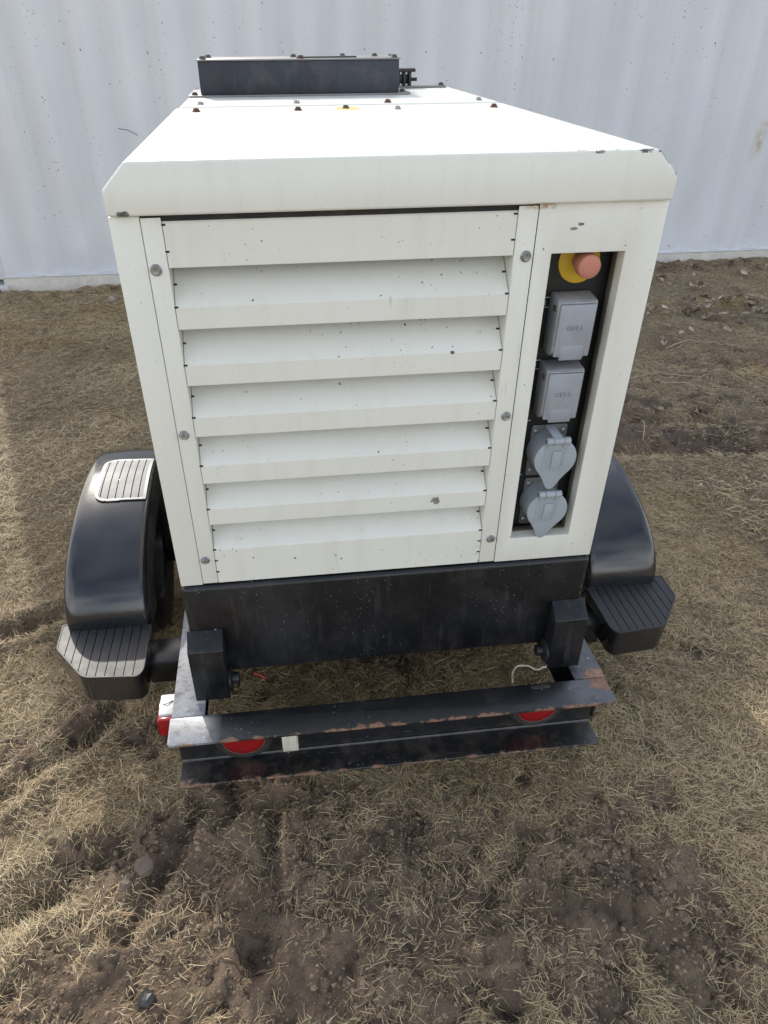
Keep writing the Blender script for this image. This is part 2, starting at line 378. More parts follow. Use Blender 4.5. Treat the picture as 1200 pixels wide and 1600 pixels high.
RAILM = mat_plain('dirty_white_rail_paint', (.60, .585, .545), .6, var=.10, dirt=.45, dirtcol=(.34, .30, .25), bscale=60)

# ------------------------------------------------------------------ ground
def vnoise(x, y, seed):
    xi = np.floor(x).astype(np.int64); yi = np.floor(y).astype(np.int64); fx = x-xi; fy = y-yi
    fx = fx*fx*(3-2*fx); fy = fy*fy*(3-2*fy)
    def h(a, b):
        n = (a*374761393 + b*668265263 + seed*974711) & 0xffffffff
        n = ((n ^ (n >> 13))*1274126177) & 0xffffffff
        return ((n ^ (n >> 16)) & 0xffff)/65535.0
    return (h(xi, yi)*(1-fx)+h(xi+1, yi)*fx)*(1-fy) + (h(xi, yi+1)*(1-fx)+h(xi+1, yi+1)*fx)*fy
def fbm(x, y, s, oct=4, seed=1, g=.5):
    a = 1.0; t = 0; n = 0
    for i in range(oct):
        t = t + a*vnoise(x*s*2**i + 17.3*i, y*s*2**i - 9.1*i, seed+i); n += a; a *= g
    return t/n
# bare patches: x, y, radius along, radius across, rotation (deg), weight
MUD = [(-.50, -.22, .32, .17, 20, 1.2), (-.42, -.46, .46, .22, 10, 1.15), (-.12, -.30, .38, .17, -8, 1.0), (.0, -.55, .5, .18, 0, .9),
       (.36, -.54, .34, .24, 25, 1.2), (.03, -.58, .12, .10, 0, .9), (.30, -.36, .18, .08, 10, .8),
       (2.4, 2.45, .5, .16, -5, .8), (1.7, 2.0, .6, .14, -5, .95), (1.75, 1.68, .85, .20, -7, 1.25), (2.9, 1.55, .9, .28, -5, 1.1), (2.0, 2.25, .5, .18, -5, .7),
       (-.92, .12, .22, .10, 30, .8), (-1.05, .62, .28, .06, 22, .9), (-.84, -.32, .16, .08, 35, .8), (-.62, .05, .12, .12, 0, .65),
       (-.55, .10, .12, .20, 10, .6), (-.9, -.1, .2, .06, 35, .6), (1.05, .75, .10, .06, 0, .75), (.95, .25, .10, .05, 20, .7), (.62, -.62, .14, .14, 0, .8),
       (-.20, -.12, .30, .06, 0, .6), (-1.75, 2.35, .14, .06, 0, .7), (2.4, 4.3, 1.6, .14, 0, .9), (0, 1.0, .5, .7, 0, .45)]
RUT = [(-1.35, .48, -.90, .70, .035, .035), (-1.0, -.05, -.72, .22, .03, .028), (-.98, -.42, -.70, -.22, .05, .035), (1.2, 1.55, 2.6, 1.42, .07, .05), (1.4, 1.85, 2.6, 1.76, .06, .035),
       (-.62, -.42, -.48, -.12, .025, .03), (-.36, -.5, -.30, -.15, .03, .028), (.16, -.44, .30, -.30, .02, .025)]
def mudmask(x, y):
    m = np.zeros_like(x)
    for cx, cy, a, b, r, w in MUD:
        c, s = math.cos(math.radians(r)), math.sin(math.radians(r))
        u = ((x-cx)*c + (y-cy)*s)/a; v = (-(x-cx)*s + (y-cy)*c)/b
        m = np.maximum(m, w*np.exp(-(u*u+v*v)*.75))
    n = fbm(x, y, 9, 5, 3, .6)
    return np.clip((m + (n-.5)*1.9 - .46)/.24, 0, 1)
def crustf(x, y):
    return .5+.5*np.tanh((fbm(x+.04*fbm(x, y, 20, 3, 5), y+.04*fbm(x, y, 23, 3, 6), 15, 5, 131, .66)-.5)*20)
def height(x, y):
    z = (fbm(x, y, .9, 3, 5)-.5)*.05 + (fbm(x, y, 5, 4, 9)-.5)*.035
    mm = mudmask(x, y)
    lump = fbm(x, y, 15, 5, 21, .68); rid = 1-np.abs(2*fbm(x, y, 11, 3, 33)-1)
    z = z + mm*((lump-.5)*.052 + crustf(x, y)*.008 - np.clip((rid-.90)/.1, 0, 1)*.009 - .012)
    z = z + (1-mm)*(fbm(x, y, 26, 3, 41)-.5)*.022
    for x0, y0, x1, y1, w, d in RUT:
        t = np.clip(((x-x0)*(x1-x0)+(y-y0)*(y1-y0))/((x1-x0)**2+(y1-y0)**2), 0, 1)
        q = np.hypot(x-x0-t*(x1-x0), y-y0-t*(y1-y0)) + (fbm(x, y, 10, 3, 77)-.5)*.07
        z = z - d*np.exp(-(q/w)**2) + .45*d*np.exp(-((q-1.9*w)/(w*.8))**2)
    # soil banked against the container
    z = z + np.clip((y-3.75)/.65, 0, 1)**2*(.015 + .035*np.clip((x+1)/3.5, 0, 1)) * (y < 4.6)
    z = z + (y > 4.1)*(y < 4.5)*np.clip((y-4.1)/.25, 0, 1)*(fbm(x, y, 7, 3, 55)-.35)*.05
    far = np.clip((np.maximum(np.abs(x-.5), np.abs(y-1.5))-5)/6, 0, 1)
    return z*(1-far)
def axis2(lo, hi, flo, fhi, fine, coarse):
    mid = np.concatenate([np.arange(lo, flo, coarse), np.arange(flo, fhi, fine), np.arange(fhi, hi, coarse)])
    out = list(mid); st = coarse
    while out[-1] < 1400: st *= 1.35; out.append(out[-1]+st)
    st = coarse; pre = []; p = mid[0]
    while p > -1400: st *= 1.35; p -= st; pre.append(p)
    return np.array(pre[::-1]+out)
gx = axis2(-2.4, 3.9, -1.1, .95, .0075, .015); gy = axis2(-1.0, 4.65, -.85, .45, .0075, .015)
X, Y = np.meshgrid(gx, gy); Xf, Yf = X.ravel(), Y.ravel()
Zf = height(Xf, Yf)
nx, ny = len(gx), len(gy)
ii = (np.arange(ny-1)[:, None]*nx + np.arange(nx-1)[None, :]).ravel()
quads = np.stack([ii, ii+1, ii+nx+1, ii+nx], 1)
def mesh_np(name, co, faces):
    me = bpy.data.meshes.new(name); k = faces.shape[1]
    me.vertices.add(len(co)); me.vertices.foreach_set('co', np.ascontiguousarray(co, dtype=np.float32).ravel())
    me.loops.add(faces.size); me.loops.foreach_set('vertex_index', np.ascontiguousarray(faces, dtype=np.int32).ravel())
    me.polygons.add(len(faces)); me.polygons.foreach_set('loop_start', np.arange(0, faces.size, k, dtype=np.int32))
    me.polygons.foreach_set('use_smooth', np.ones(len(faces), dtype=bool))
    me.update(calc_edges=True); return me
gm = mesh_np('ground', np.stack([Xf, Yf, Zf], 1), quads)
a = gm.attributes.new('mud', 'FLOAT', 'POINT'); a.data.foreach_set('value', mudmask(Xf, Yf).astype(np.float32))
a = gm.attributes.new('crust', 'FLOAT', 'POINT'); a.data.foreach_set('value', crustf(Xf, Yf).astype(np.float32))
gm.materials.append(mat_ground())
ground = bpy.data.objects.new('ground', gm); COL.objects.link(ground)
tag(ground, 'bare brown soil and dead turf of the yard', kind='structure')

# ------------------------------------------------------------------ dead grass
def blades(name, n, region, dens, length, width, mat, label, lift=.012, seed=1, elevmax=45, far=False):
    r = np.random.default_rng(seed)
    x0, x1, y0, y1 = region
    px = r.uniform(x0, x1, n); py = r.uniform(y0, y1, n)
    keep = r.uniform(0, 1, n) < dens(px, py); px, py = px[keep], py[keep]; n = len(px)
    Ln = length[0] + (length[1]-length[0])*r.beta(1.3, 3.2, n)*r.uniform(.8, 1.3, n); wd = r.uniform(width[0], width[1], n)
    flow = fbm(px, py, 3.2, 3, 61)*4*PI
    ang = flow + r.normal(0, 1.15, n)
    el = np.radians(np.abs(r.normal(4, elevmax*.30, n)).clip(0, 75))
    bz = height(px, py) + r.uniform(-.002, 1, n)*lift*(.35 + .9*fbm(px, py, 7, 3, 91))
    dx, dy = np.cos(ang), np.sin(ang); c2 = r.normal(0, .30, n); sag = r.uniform(.2, 1.0, n)
    roll_ = r.normal(0, .55, n)
    ss = np.array([0, .55, 1.0]) if far else np.array([0, .36, .72, 1.0]); ws = np.array([.8, 1.0, .15]) if far else np.array([.75, 1.0, .72, .12])
    nk = len(ss); V = np.zeros((n, 2*nk, 3), np.float32)
    for k in range(nk):
        s = ss[k]*Ln
        cx = px + dx*s*np.cos(el) - dy*c2*s*ss[k]; cy = py + dy*s*np.cos(el) + dx*c2*s*ss[k]
        cz = bz + s*np.sin(el)*(1 - .75*sag*ss[k])
        if k in (1, nk-1): cz = np.maximum(cz, height(cx, cy)+.001)
        w = wd*ws[k]*.5
        ox, oy, oz = -dy*w*np.cos(roll_), dx*w*np.cos(roll_), w*np.sin(roll_)
        V[:, 2*k] = np.stack([cx-ox, cy-oy, cz-oz], 1); V[:, 2*k+1] = np.stack([cx+ox, cy+oy, cz+oz], 1)
    base = (np.arange(n)*2*nk)[:, None]
    F = np.concatenate([base + np.array([[2*k, 2*k+1, 2*k+3, 2*k+2]]) for k in range(nk-1)], 1).reshape(-1, 4)
    me = mesh_np(name, V.reshape(-1, 3), F)
    t = np.clip(.6*fbm(px, py, 2.6, 4, 71) + r.uniform(0, 1, n)**1.3*.70 - .12, 0, 1)
    a = me.attributes.new('tint', 'FLOAT', 'POINT'); a.data.foreach_set('value', np.repeat(t, 2*nk).astype(np.float32))
    me.materials.append(mat)
    o = bpy.data.objects.new(name, me); COL.objects.link(o); tag(o, label, kind='stuff')
    return o
STRAW = mat_blade('dead_grass_blade', [(.13, .085, .046), (.335, .24, .13), (.49, .38, .215), (.575, .46, .27), (.68, .57, .37)])
GOLD = mat_blade('golden_dead_grass', [(.26, .18, .075), (.38, .28, .13), (.48, .37, .19)])
GREEN = mat_blade('green_shoot', [(.09, .11, .04), (.16, .19, .075)])
def clear_of_wall(x, y): return (y < 4.40)
def d_near(x, y):
    m = mudmask(x, y); c = fbm(x, y, 4.5, 4, 15)
    leafy = np.exp(-(((x-2.6)/.9)**2 + ((y-3.6)/.8)**2))
    scr = np.clip((x-1.0)/.3, 0, 1)*np.clip((y-1.85)/.15, 0, 1)
    return np.clip((1-m)*(.34 + 1.6*(c-.25)) + .22*(fbm(x, y, 12, 3, 19) > .50), .0, 1)*(1-.45*scr)*(1-.55*leafy)*clear_of_wall(x, y)
blades('dead_grass', 330000, (-1.5, 1.5, -.95, 1.25), d_near, (.008, .058), (.0007, .0018), STRAW, 'matted short dead straw coloured grass in the foreground', seed=3)
blades('dead_grass', 310000, (-2.6, 3.9, 1.25, 4.42), d_near, (.014, .085), (.0011, .0025), STRAW, 'matted dead grass between the trailer and the container', seed=4, far=True)
blades('dead_grass', 26000, (1.5, 3.4, -1.2, 1.25), lambda x, y: d_near(x, y), (.03, .07), (.003, .005), STRAW, 'matted dead grass right of the trailer', seed=5, far=True)
blades('dead_grass', 26000, (-3.6, -1.5, -1.2, 1.25), lambda x, y: d_near(x, y), (.03, .07), (.003, .005), STRAW, 'matted dead grass left of the trailer', seed=6, far=True)
def d_gold(x, y):
    d = np.zeros_like(x)
    for cx, cy, a, b in ((2.5, 3.49, .09, .06), (2.87, 3.44, .14, .10), (-1.86, 3.6, .28, .10), (-1.45, 3.67, .22, .10), (-1.7, 3.3, .3, .15), (-1.3, 3.9, .2, .1), (2.55, 2.35, .25, .12)):
        d = np.maximum(d, np.exp(-(((x-cx)/a)**2+((y-cy)/b)**2)))
    return np.clip(d*1.1-.08, 0, 1)
blades('golden_grass', 60000, (-2.4, 3.2, 2.2, 4.2), d_gold, (.05, .11), (.0018, .0034), GOLD, 'longer golden tufts of dead grass near the container', lift=.02, seed=8, elevmax=75)
blades('green_shoots', 5000, (-1.3, 1.4, -.8, 3.0), lambda x, y: np.clip((fbm(x, y, 6, 3, 123)-.60)*8, 0, 1)*(y < 3), (.02, .045), (.0014, .0026), GREEN, 'few green shoots among the dead grass', seed=9, elevmax=60)
def d_bits(x, y): return np.clip(mudmask(x, y)*1.2, 0, .9)*clear_of_wall(x, y)*np.clip((fbm(x, y, 9, 4, 201, .6)-.46)*5, .04, 1)
blades('straw_litter', 30000, (-1.4, 3.2, -.95, 4.3), d_bits, (.006, .034), (.0010, .0026), STRAW, 'loose straw bits lying on the bare mud', lift=.006, seed=10, elevmax=25)

# ------------------------------------------------------------------ shipping container behind
WY = 4.44
cont = empty('shipping_container', (4.0, WY+1.2, 0)); tag(cont, 'long pale blue grey shipping container with corrugated side standing behind the trailer', 'shipping container')
def cpart(name, bm, mat, ang=35, sm=True):
    o = obj(name, bm, mat, cont, ang, sm); o.location = (-4.0, -WY-1.2, 0); return o
CX0, CX1, CZ0, CZ1 = -2.31, 10.1, -.06, 2.98  # unseen top is raised so the container's shadow reaches farther forward
prof = []; x = CX0+.17
while x < CX1-.3:
    prof += [(x, .004), (x+.072, .004), (x+.140, .040), (x+.210, .040)]; x += .278
prof.append((x, .004))
bm = bmesh.new()
zs = [.112, .2, .35, .5, .7, .9, 1.2, 1.6, 2.0, 2.87]
grid = []
for z in zs:
    row = []
    for (px, dy) in prof:
        j = (math.sin(px*7.1+z*3.3)+math.sin(px*3.7-z*5.1))*.004
        dent = .055*math.exp(-((px+1.55)/.07)**2-((z-.485)/.05)**2) + .03*math.exp(-((px-2.97)/.16)**2-((z-.345)/.05)**2)
        row.append(bm.verts.new((px, WY+dy+j+dent, z)))
    grid.append(row)
# finer rows where the panel is knocked in
for A, B in zip(grid, grid[1:]):
    for k in range(len(A)-1): bm.faces.new((A[k], A[k+1], B[k+1], B[k]))
bmesh.ops.recalc_face_normals(bm, faces=bm.faces)
for f in bm.faces:
    if f.normal.y > 0: f.normal_flip()
    f.material_index = 0
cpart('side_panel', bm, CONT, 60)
# the pressed-in dent with its own creased lip
def dentmesh(cx, cz, w, h, dep):
    t = bmesh.new(); n = 16; G = []
    for j in range(n+1):
        r = []
        for i in range(n+1):
            u = i/n*2-1; v = j/n*2-1
            e = max(0, 1-(u*u+v*v)); d = dep*(e**1.2)*(1 if v < .1 else .55)
            lip = .004*math.exp(-((math.hypot(u, v*1.3)-.75)/.12)**2)
            r.append(t.verts.new((cx+u*w, WY-.003 + d*0 - lip*1.6 - d*.35*math.cos(PI*v*.5)*(v < 0) - .0005*(1-e), cz+v*h)))
        G.append(r)
    for A, B in zip(G, G[1:]):
        for k in range(n): t.faces.new((A[k], A[k+1], B[k+1], B[k]))
    return t
bm = bmesh.new(); box(bm, (CX0+.15, WY-.004, CZ0), (CX1-.17, WY+.10, .108), .006)
cpart('bottom_rail', bm, RAILM)
bm = bmesh.new(); box(bm, (CX0+.15, WY-.010, .1085), (CX1-.17, WY+.046, .116), .002); cpart('weld_flange', bm, CONT)
bm = bmesh.new(); box(bm, (CX0+.15, WY-.002, 2.87), (CX1-.17, WY+.06, 2.95), .006); cpart('top_rail', bm, CONT)
for xx in (CX0, CX1-.17):
    bm = bmesh.new(); box(bm, (xx, WY-.012, CZ0+.16), (xx+.17, WY+.16, CZ1-.12), .008); cpart('corner_post', bm, CONT)
    for z in (CZ0, CZ1-.118):
        bm = bmesh.new(); ringplate(bm, [(xx-.004, z), (xx+.174, z), (xx+.174, z+.118), (xx-.004, z+.118)], [(xx+.05, z+.03), (xx+.12, z+.03), (xx+.12, z+.09), (xx+.05, z+.09)], 1, WY-.018, WY+.15, .004)
        cpart('corner_casting', bm, CONT)
bm = bmesh.new(); box(bm, (CX0+.01, WY+.17, CZ0+.02), (CX0+.04, WY+2.43, CZ1-.03)); box(bm, (CX1-.04, WY+.17, CZ0+.02), (CX1-.01, WY+2.43, CZ1-.03))
box(bm, (CX0+.05, WY+.07, CZ1-.05), (CX1-.05, WY+2.43, CZ1-.03)); box(bm, (CX0+.05, WY+2.40, CZ0+.02), (CX1-.05, WY+2.43, CZ1-.06)); box(bm, (CX0+.05, WY+.11, .09), (CX1-.05, WY+2.39, .11))
cpart('shell', bm, CONT)
bm = bmesh.new(); tube(bm, [(-1.151, WY-.006, 1.033), (-1.13, WY-.012, 1.026), (-1.10, WY-.012, 1.025), (-1.07, WY-.012, 1.012), (-1.045, WY-.012, .997), (-1.034, WY-.004, .99)], .0022, 6)
cpart('loose_wire', bm, DARKB)

# ------------------------------------------------------------------ generator trailer
T = empty('generator_trailer', (0, 0, 0)); tag(T, 'cream box generator on a black two wheeled trailer with louvered end and outlets', 'generator')
z = lambda v: Z0+v
# bolts (shared meshes)
def hexbolt(r=.0088, h=.008, fl=.0105):
    bm = bmesh.new(); lathe(bm, [(0, 0), (fl, 0), (fl, .0015), (r*.98, .0035), (0, .0035)], 20)
    lathe(bm, [(r*.9, .003), (r*.9, h*.8), (r*.72, h), (r*.55, h-.0006), (0, h-.0009)], 6); return bm
bz = hexbolt(); BOLTME = {}
for nm, m in (('steel', STEEL), ('rust', RUSTB), ('dark', DARKB)):
    b2 = bz.copy(); me = bpy.data.meshes.new('bolt'); b2.to_mesh(me); b2.free(); me.materials.append(m); BOLTME[nm] = me
bz.free()
def bolt(parent, loc, kind='steel', rot=(0, 0, 0), s=1.0):
    o = bpy.data.objects.new('bolt', BOLTME[kind]); COL.objects.link(o); o.parent = parent; o.location = loc
    o.rotation_euler = (rot[0], rot[1], rot[2]); o.scale = (s, s, s); return o
FR = (PI/2, 0, 0)
def fbolt(parent, x, zz, kind='steel', y=0.0, spin=0.0, s=1.0):
    o = bolt(parent, (x, y, zz), kind, s=s)
    o.scale = (.9, .9, .9); o.rotation_euler = (Matrix.Rotation(PI/2, 3, 'X') @ Matrix.Rotation(spin, 3, 'Z')).to_euler(); return o

# housing shell
bm = bmesh.new(); box(bm, (-.4475, .063, z(.001)), (.4475, 1.50, z(.712)), .004)
housing = obj('housing', bm, WHITE, T)
bm = bmesh.new(); box(bm, (-.450, .0, z(.0005)), (-.4035, .0625, z(.7225)), .0022)
obj('corner_post', bm, WHITE, T)
for s in (-1, 1):      # side doors with handles
    for k, (y0, y1) in enumerate(((.08, .72), (.745, 1.42))):
        bm = bmesh.new(); box(bm, (min(s*.4478, s*.4520), y0, z(.03)), (max(s*.4478, s*.4520), y1, z(.69)), .0015)
        d = obj('side_door', bm, WHITE, T)
        bm = bmesh.new(); yy = y0+.06 if k else y1-.10
        box(bm, (min(s*.4522, s*.458), yy, z(.33)), (max(s*.4522, s*.458), yy+.04, z(.44)), .003); obj('handle', bm, DARKB, d)

# hood: front section and raised narrower rear section
def hoodprof(w, z0, zc, zt, wt): return [(-w, z(z0)), (-w, z(zc)), (-wt, z(zt)), (wt, z(zt)), (w, z(zc)), (w, z(z0))]
bm = bmesh.new(); prism(bm, hoodprof(.449, .724, .7605, .798, .4105), 1, -.012, .876, .0045, 3)
hood = obj('hood', bm, WHITE, T, 40)
bm = bmesh.new(); prism(bm, hoodprof(.445, .724, .762, .801, .4005), 1, .879, 1.505, .004, 3)
rhood = obj('rear_hood', bm, WHITE, T, 40)
bm = bmesh.new(); box(bm, (-.43, .006, z(.7115)), (.43, 1.49, z(.7245))); obj('hood_gasket', bm, RUBBER, T)
for x, y, k in ((-.355, .77, 'rust'), (-.118, .765, 'rust'), (.117, .755, 'steel'), (.355, .762, 'rust'), (-.002, .792, 'dark')):
    bolt(hood, (x, y, z(.798)), k, (0, 0, random.random()*3), .9)
for x, y, k in ((-.354, .93, 'steel'), (-.114, .925, 'steel'), (.117, .905, 'rust'), (.359, .93, 'steel')):
    bolt(rhood, (x, y, z(.801)), k, (0, 0, random.random()*3), .9)
bm = bmesh.new(); prism(bm, roundpoly([(-.028, .768), (-.012, .752), (.026, .757), (.033, .79), (.02, .842), (-.018, .838)], .008), 2, z(.7976), z(.7986))
obj('paint_patch', bm, YPAINT, hood)

# louvred end panel
LX0, LX1 = -.3715, .1955
bm = bmesh.new(); box(bm, (LX0+.001, .0605, z(.004)), (LX1-.001, .0628, z(.71))); louver = obj('louver_panel', bm, PLATEK, T)
for (xa, xb, jx0, jx1, zt) in ((-.4025, LX0, LX0-.0015, LX0+.0004, .7195), (LX1+.0006, .2290, LX1, LX1+.0019, .7205)):
    bm = bmesh.new(); prism(bm, [(xa, z(.004)), (xb, z(.004)), (xb, z(zt)), (xa, z(zt))], 1, 0.0, .0018, .0007)
    if xa < 0: box(bm, (xa, .0016, z(.0045)), (LX0+.0004, .0625, z(.714)))
    else: box(bm, (LX1, .0016, z(.0045)), (xb, .0625, z(.714)))
    obj('panel_flange', bm, WHITE, louver)
bots = [.645, .5455, .4455, .346, .246, .151, .0035]; tops = [.7135, .584, .4845, .386, .2865, .189, .0905]
for i, (b, t) in enumerate(zip(bots, tops)):
    th = .0016
    if i == 0:
        pr = [(0, b), (0, t-.003), (.003, t), (.060, t), (.060, t-th), (.004, t-th), (th, t-.005), (th, b+th), (.012, b+th), (.012, b)]
    else:
        e = (.058, t+.0525)
        pr = [(0, b), (0, t-.002), (.0012, t-.0002), e, (e[0], e[1]-th*1.5), (.0022, t-th*1.7), (th, t-.004), (th, b+th), (.012, b+th), (.012, b)]
    bm = bmesh.new(); prism(bm, [(y, z(zz)) for y, zz in pr], 0, LX0+.0013, LX1-.0010)
    bevel(bm, .0006, 1, ang=60)
    sl_ = obj('slat', bm, WHITE, louver, 25)
# punched corner reliefs at the slat ends (dark little notches)
bm = bmesh.new(); box(bm, (-.003, -.0008, -.0014), (.003, .0012, .0014)); notch0 = obj('corner_notch', bm, PLATEK, louver, smooth=False); first = True
for i, (b, t) in enumerate(zip(bots, tops)):
    for xx in (LX0+.0030, LX1-.0044):
        pp = [(-.0002, t-.001), (.030, t+.0275)] if i else [(-.0002, b+.025), (-.0002, t-.004)]
        if i == 6: pp += [(-.0002, .062), (-.0002, .033)]
        for yy, zz in pp:
            o = notch0 if first else inst(notch0, 'corner_notch', (0, 0, 0), (0, 0, 0), louver); first = False
            o.location = (xx, yy, z(zz))
for zz, sp in ((.643, .3), (.352, 1.0), (.065, .6)):
    fbolt(louver, -.391, z(zz), 'steel', spin=sp); fbolt(louver, .2165, z(zz), 'steel', spin=sp+.5)

# outlet end panel with its window
bm = bmesh.new()
ringplate(bm, [(.2305, z(.001)), (.450, z(.001)), (.450, z(.7228)), (.2305, z(.7228))], [(.261, z(.061)), (.3908, z(.061)), (.3908, z(.6455)), (.261, z(.6455))], 1, 0.0, .0018, .0009)
ringplate(bm, [(.2595, z(.0595)), (.3923, z(.0595)), (.3923, z(.647)), (.2595, z(.647))], [(.261, z(.061)), (.3908, z(.061)), (.3908, z(.6455)), (.261, z(.6455))], 1, .0016, .027)
box(bm, (.4484, .0018, z(.001)), (.450, .0625, z(.7228)))
endp = obj('outlet_panel', bm, WHITE, T)
bm = bmesh.new(); ringplate(bm, [(.2560, z(.0560)), (.3960, z(.0560)), (.3960, z(.6500)), (.2560, z(.6500))], [(.2625, z(.0625)), (.3893, z(.0625)), (.3893, z(.644)), (.2625, z(.644))], 1, .0275, .0440, .001)
obj('foam_seal', bm, SEAL, endp)
bm = bmesh.new(); box(bm, (.235, .055, z(.03)), (.44, .060, z(.70))); backp = obj('outlet_plate', bm, PLATEK, T)
def textmesh(name, s, size, loc, rot, mat, parent, ext=.0003):
    cu = bpy.data.curves.new('txt', 'FONT'); cu.body = s; cu.size = size; cu.extrude = ext; cu.align_x = 'CENTER'; cu.align_y = 'CENTER'
    t = bpy.data.objects.new('txt', cu); COL.objects.link(t)
    dg = bpy.context.evaluated_depsgraph_get(); me = bpy.data.meshes.new_from_object(t.evaluated_get(dg))
    bpy.data.objects.remove(t); bpy.data.curves.remove(cu)
    me.materials.clear(); o = obj_me(name, me, mat, parent, smooth=False); o.location = loc; o.rotation_euler = rot; return o
# printed outlines and numbers beside the outlets
for num, zz, xx in (('2', .556, .2815), ('3', .438, .2795), ('4', .312, .275), ('5', .187, .273)):
    bm = bmesh.new(); x1 = xx+.013
    box(bm, (xx-.03, .0544, z(zz)), (x1, .0549, z(zz)+.0012))
    if num in '23':
        box(bm, (x1-.001, .0544, z(zz)-.016), (x1, .0549, z(zz)-.0002)); box(bm, (xx-.03, .0544, z(zz)-.0172), (x1, .0549, z(zz)-.0162))
    obj('printed_outline', bm, PRINT, backp)
    if num != '5': textmesh('printed_number', num, .011, (xx+(.001 if num != '4' else -.004), .0545, z(zz)-.0095), FR, PRINT, backp)

# emergency stop
bm = bmesh.new(); lathe(bm, [(0, 0), (.0375, 0), (.038, .001), (.0375, .0032), (.036, .004), (0, .004)], 40, Matrix.Translation((.334, .055, z(.6185))) @ FRONT)
estop = obj('emergency_stop', bm, YEL, T)
bm = bmesh.new(); lathe(bm, [(0, .003), (.0145, .003), (.0145, .022), (.019, .026), (.0203, .030), (.0203, .047), (.0195, .0515), (.0165, .0538), (.010, .0548), (0, .0552)], 36, Matrix.Translation((.334, .055, z(.6205))) @ FRONT)
obj('mushroom_button', bm, PINK, estop)
# two hinged outlet covers
def outlet_cover(cx, ztop, zbot, label):
    w = .0362
    bm = bmesh.new()
    prism(bm, [(.0548, ztop), (.046, ztop+.0015), (.008, ztop-.003), (.0045, ztop-.007), (.0065, zbot+.012), (.022, zbot+.002), (.0548, zbot+.002)], 0, cx-w, cx+w, .0026, 3)
    o = obj('outlet_cover', bm, COVERD, T, 40); o['label'] = label
    bm = bmesh.new()       # lid with a flap
    pl = roundpoly([(cx-w+.003, zbot+.0055), (cx-.0225, zbot+.0055), (cx-.021, zbot-.0015), (cx+.0215, zbot-.0015), (cx+.023, zbot+.0055), (cx+w-.003, zbot+.0055), (cx+w-.0032, ztop-.0085), (cx-w+.0032, ztop-.0085)], [.003, .002, .002, .002, .002, .003, .003, .003])
    prism(bm, pl, 1, .0005, .0040, .0011, 2)
    for v in bm.verts:    # the lid leans out a little at the top, and the flap stands proud
        v.co.y += -.001 + .003*(ztop-v.co.z)/.12
    t = bmesh.new(); prism(t, [(cx-.0212, zbot), (cx+.0217, zbot), (cx+.020, zbot+.036), (cx-.019, zbot+.036)], 1, -.0010, .0035, .0012, 2)
    for v in t.verts: v.co.y += .0018*(v.co.z-zbot)/.036 + .0012
    join(bm, t)
    lid = obj('lid', bm, COVER, o, 40)
    bm = bmesh.new(); tube(bm, [(cx-.012, .0012, zbot+.0115), (cx+.013, .0012, zbot+.0125)], .0006, 5); tube(bm, [(cx-.012, .0012, zbot+.0085), (cx+.011, .0012, zbot+.0092)], .0006, 5)
    obj('raised_rib', bm, COVER, o)
    textmesh('raised_lettering', 'BELL', .0125, (cx+.001, .0002, ztop-.050), (PI/2, 0, 0), COVER, o, .0013).scale = (1.35, 1, 1)
    bm = bmesh.new(); box(bm, (cx-w-.0022, .014, ztop-.024), (cx-w-.0002, .024, ztop-.014), .001); obj('latch', bm, DARKB, o)
    bm = bmesh.new(); tube(bm, [(cx-w+.004, .0035, ztop-.0062), (cx+w-.004, .0035, ztop-.0062)], .0022, 8); obj('hinge_pin', bm, COVERD, o)
    return o
outlet_cover(.3262, z(.5665), z(.4575), 'upper grey flip cover outlet')
outlet_cover(.3248, z(.4395), z(.3325), 'lower grey flip cover outlet with a scuffed corner')
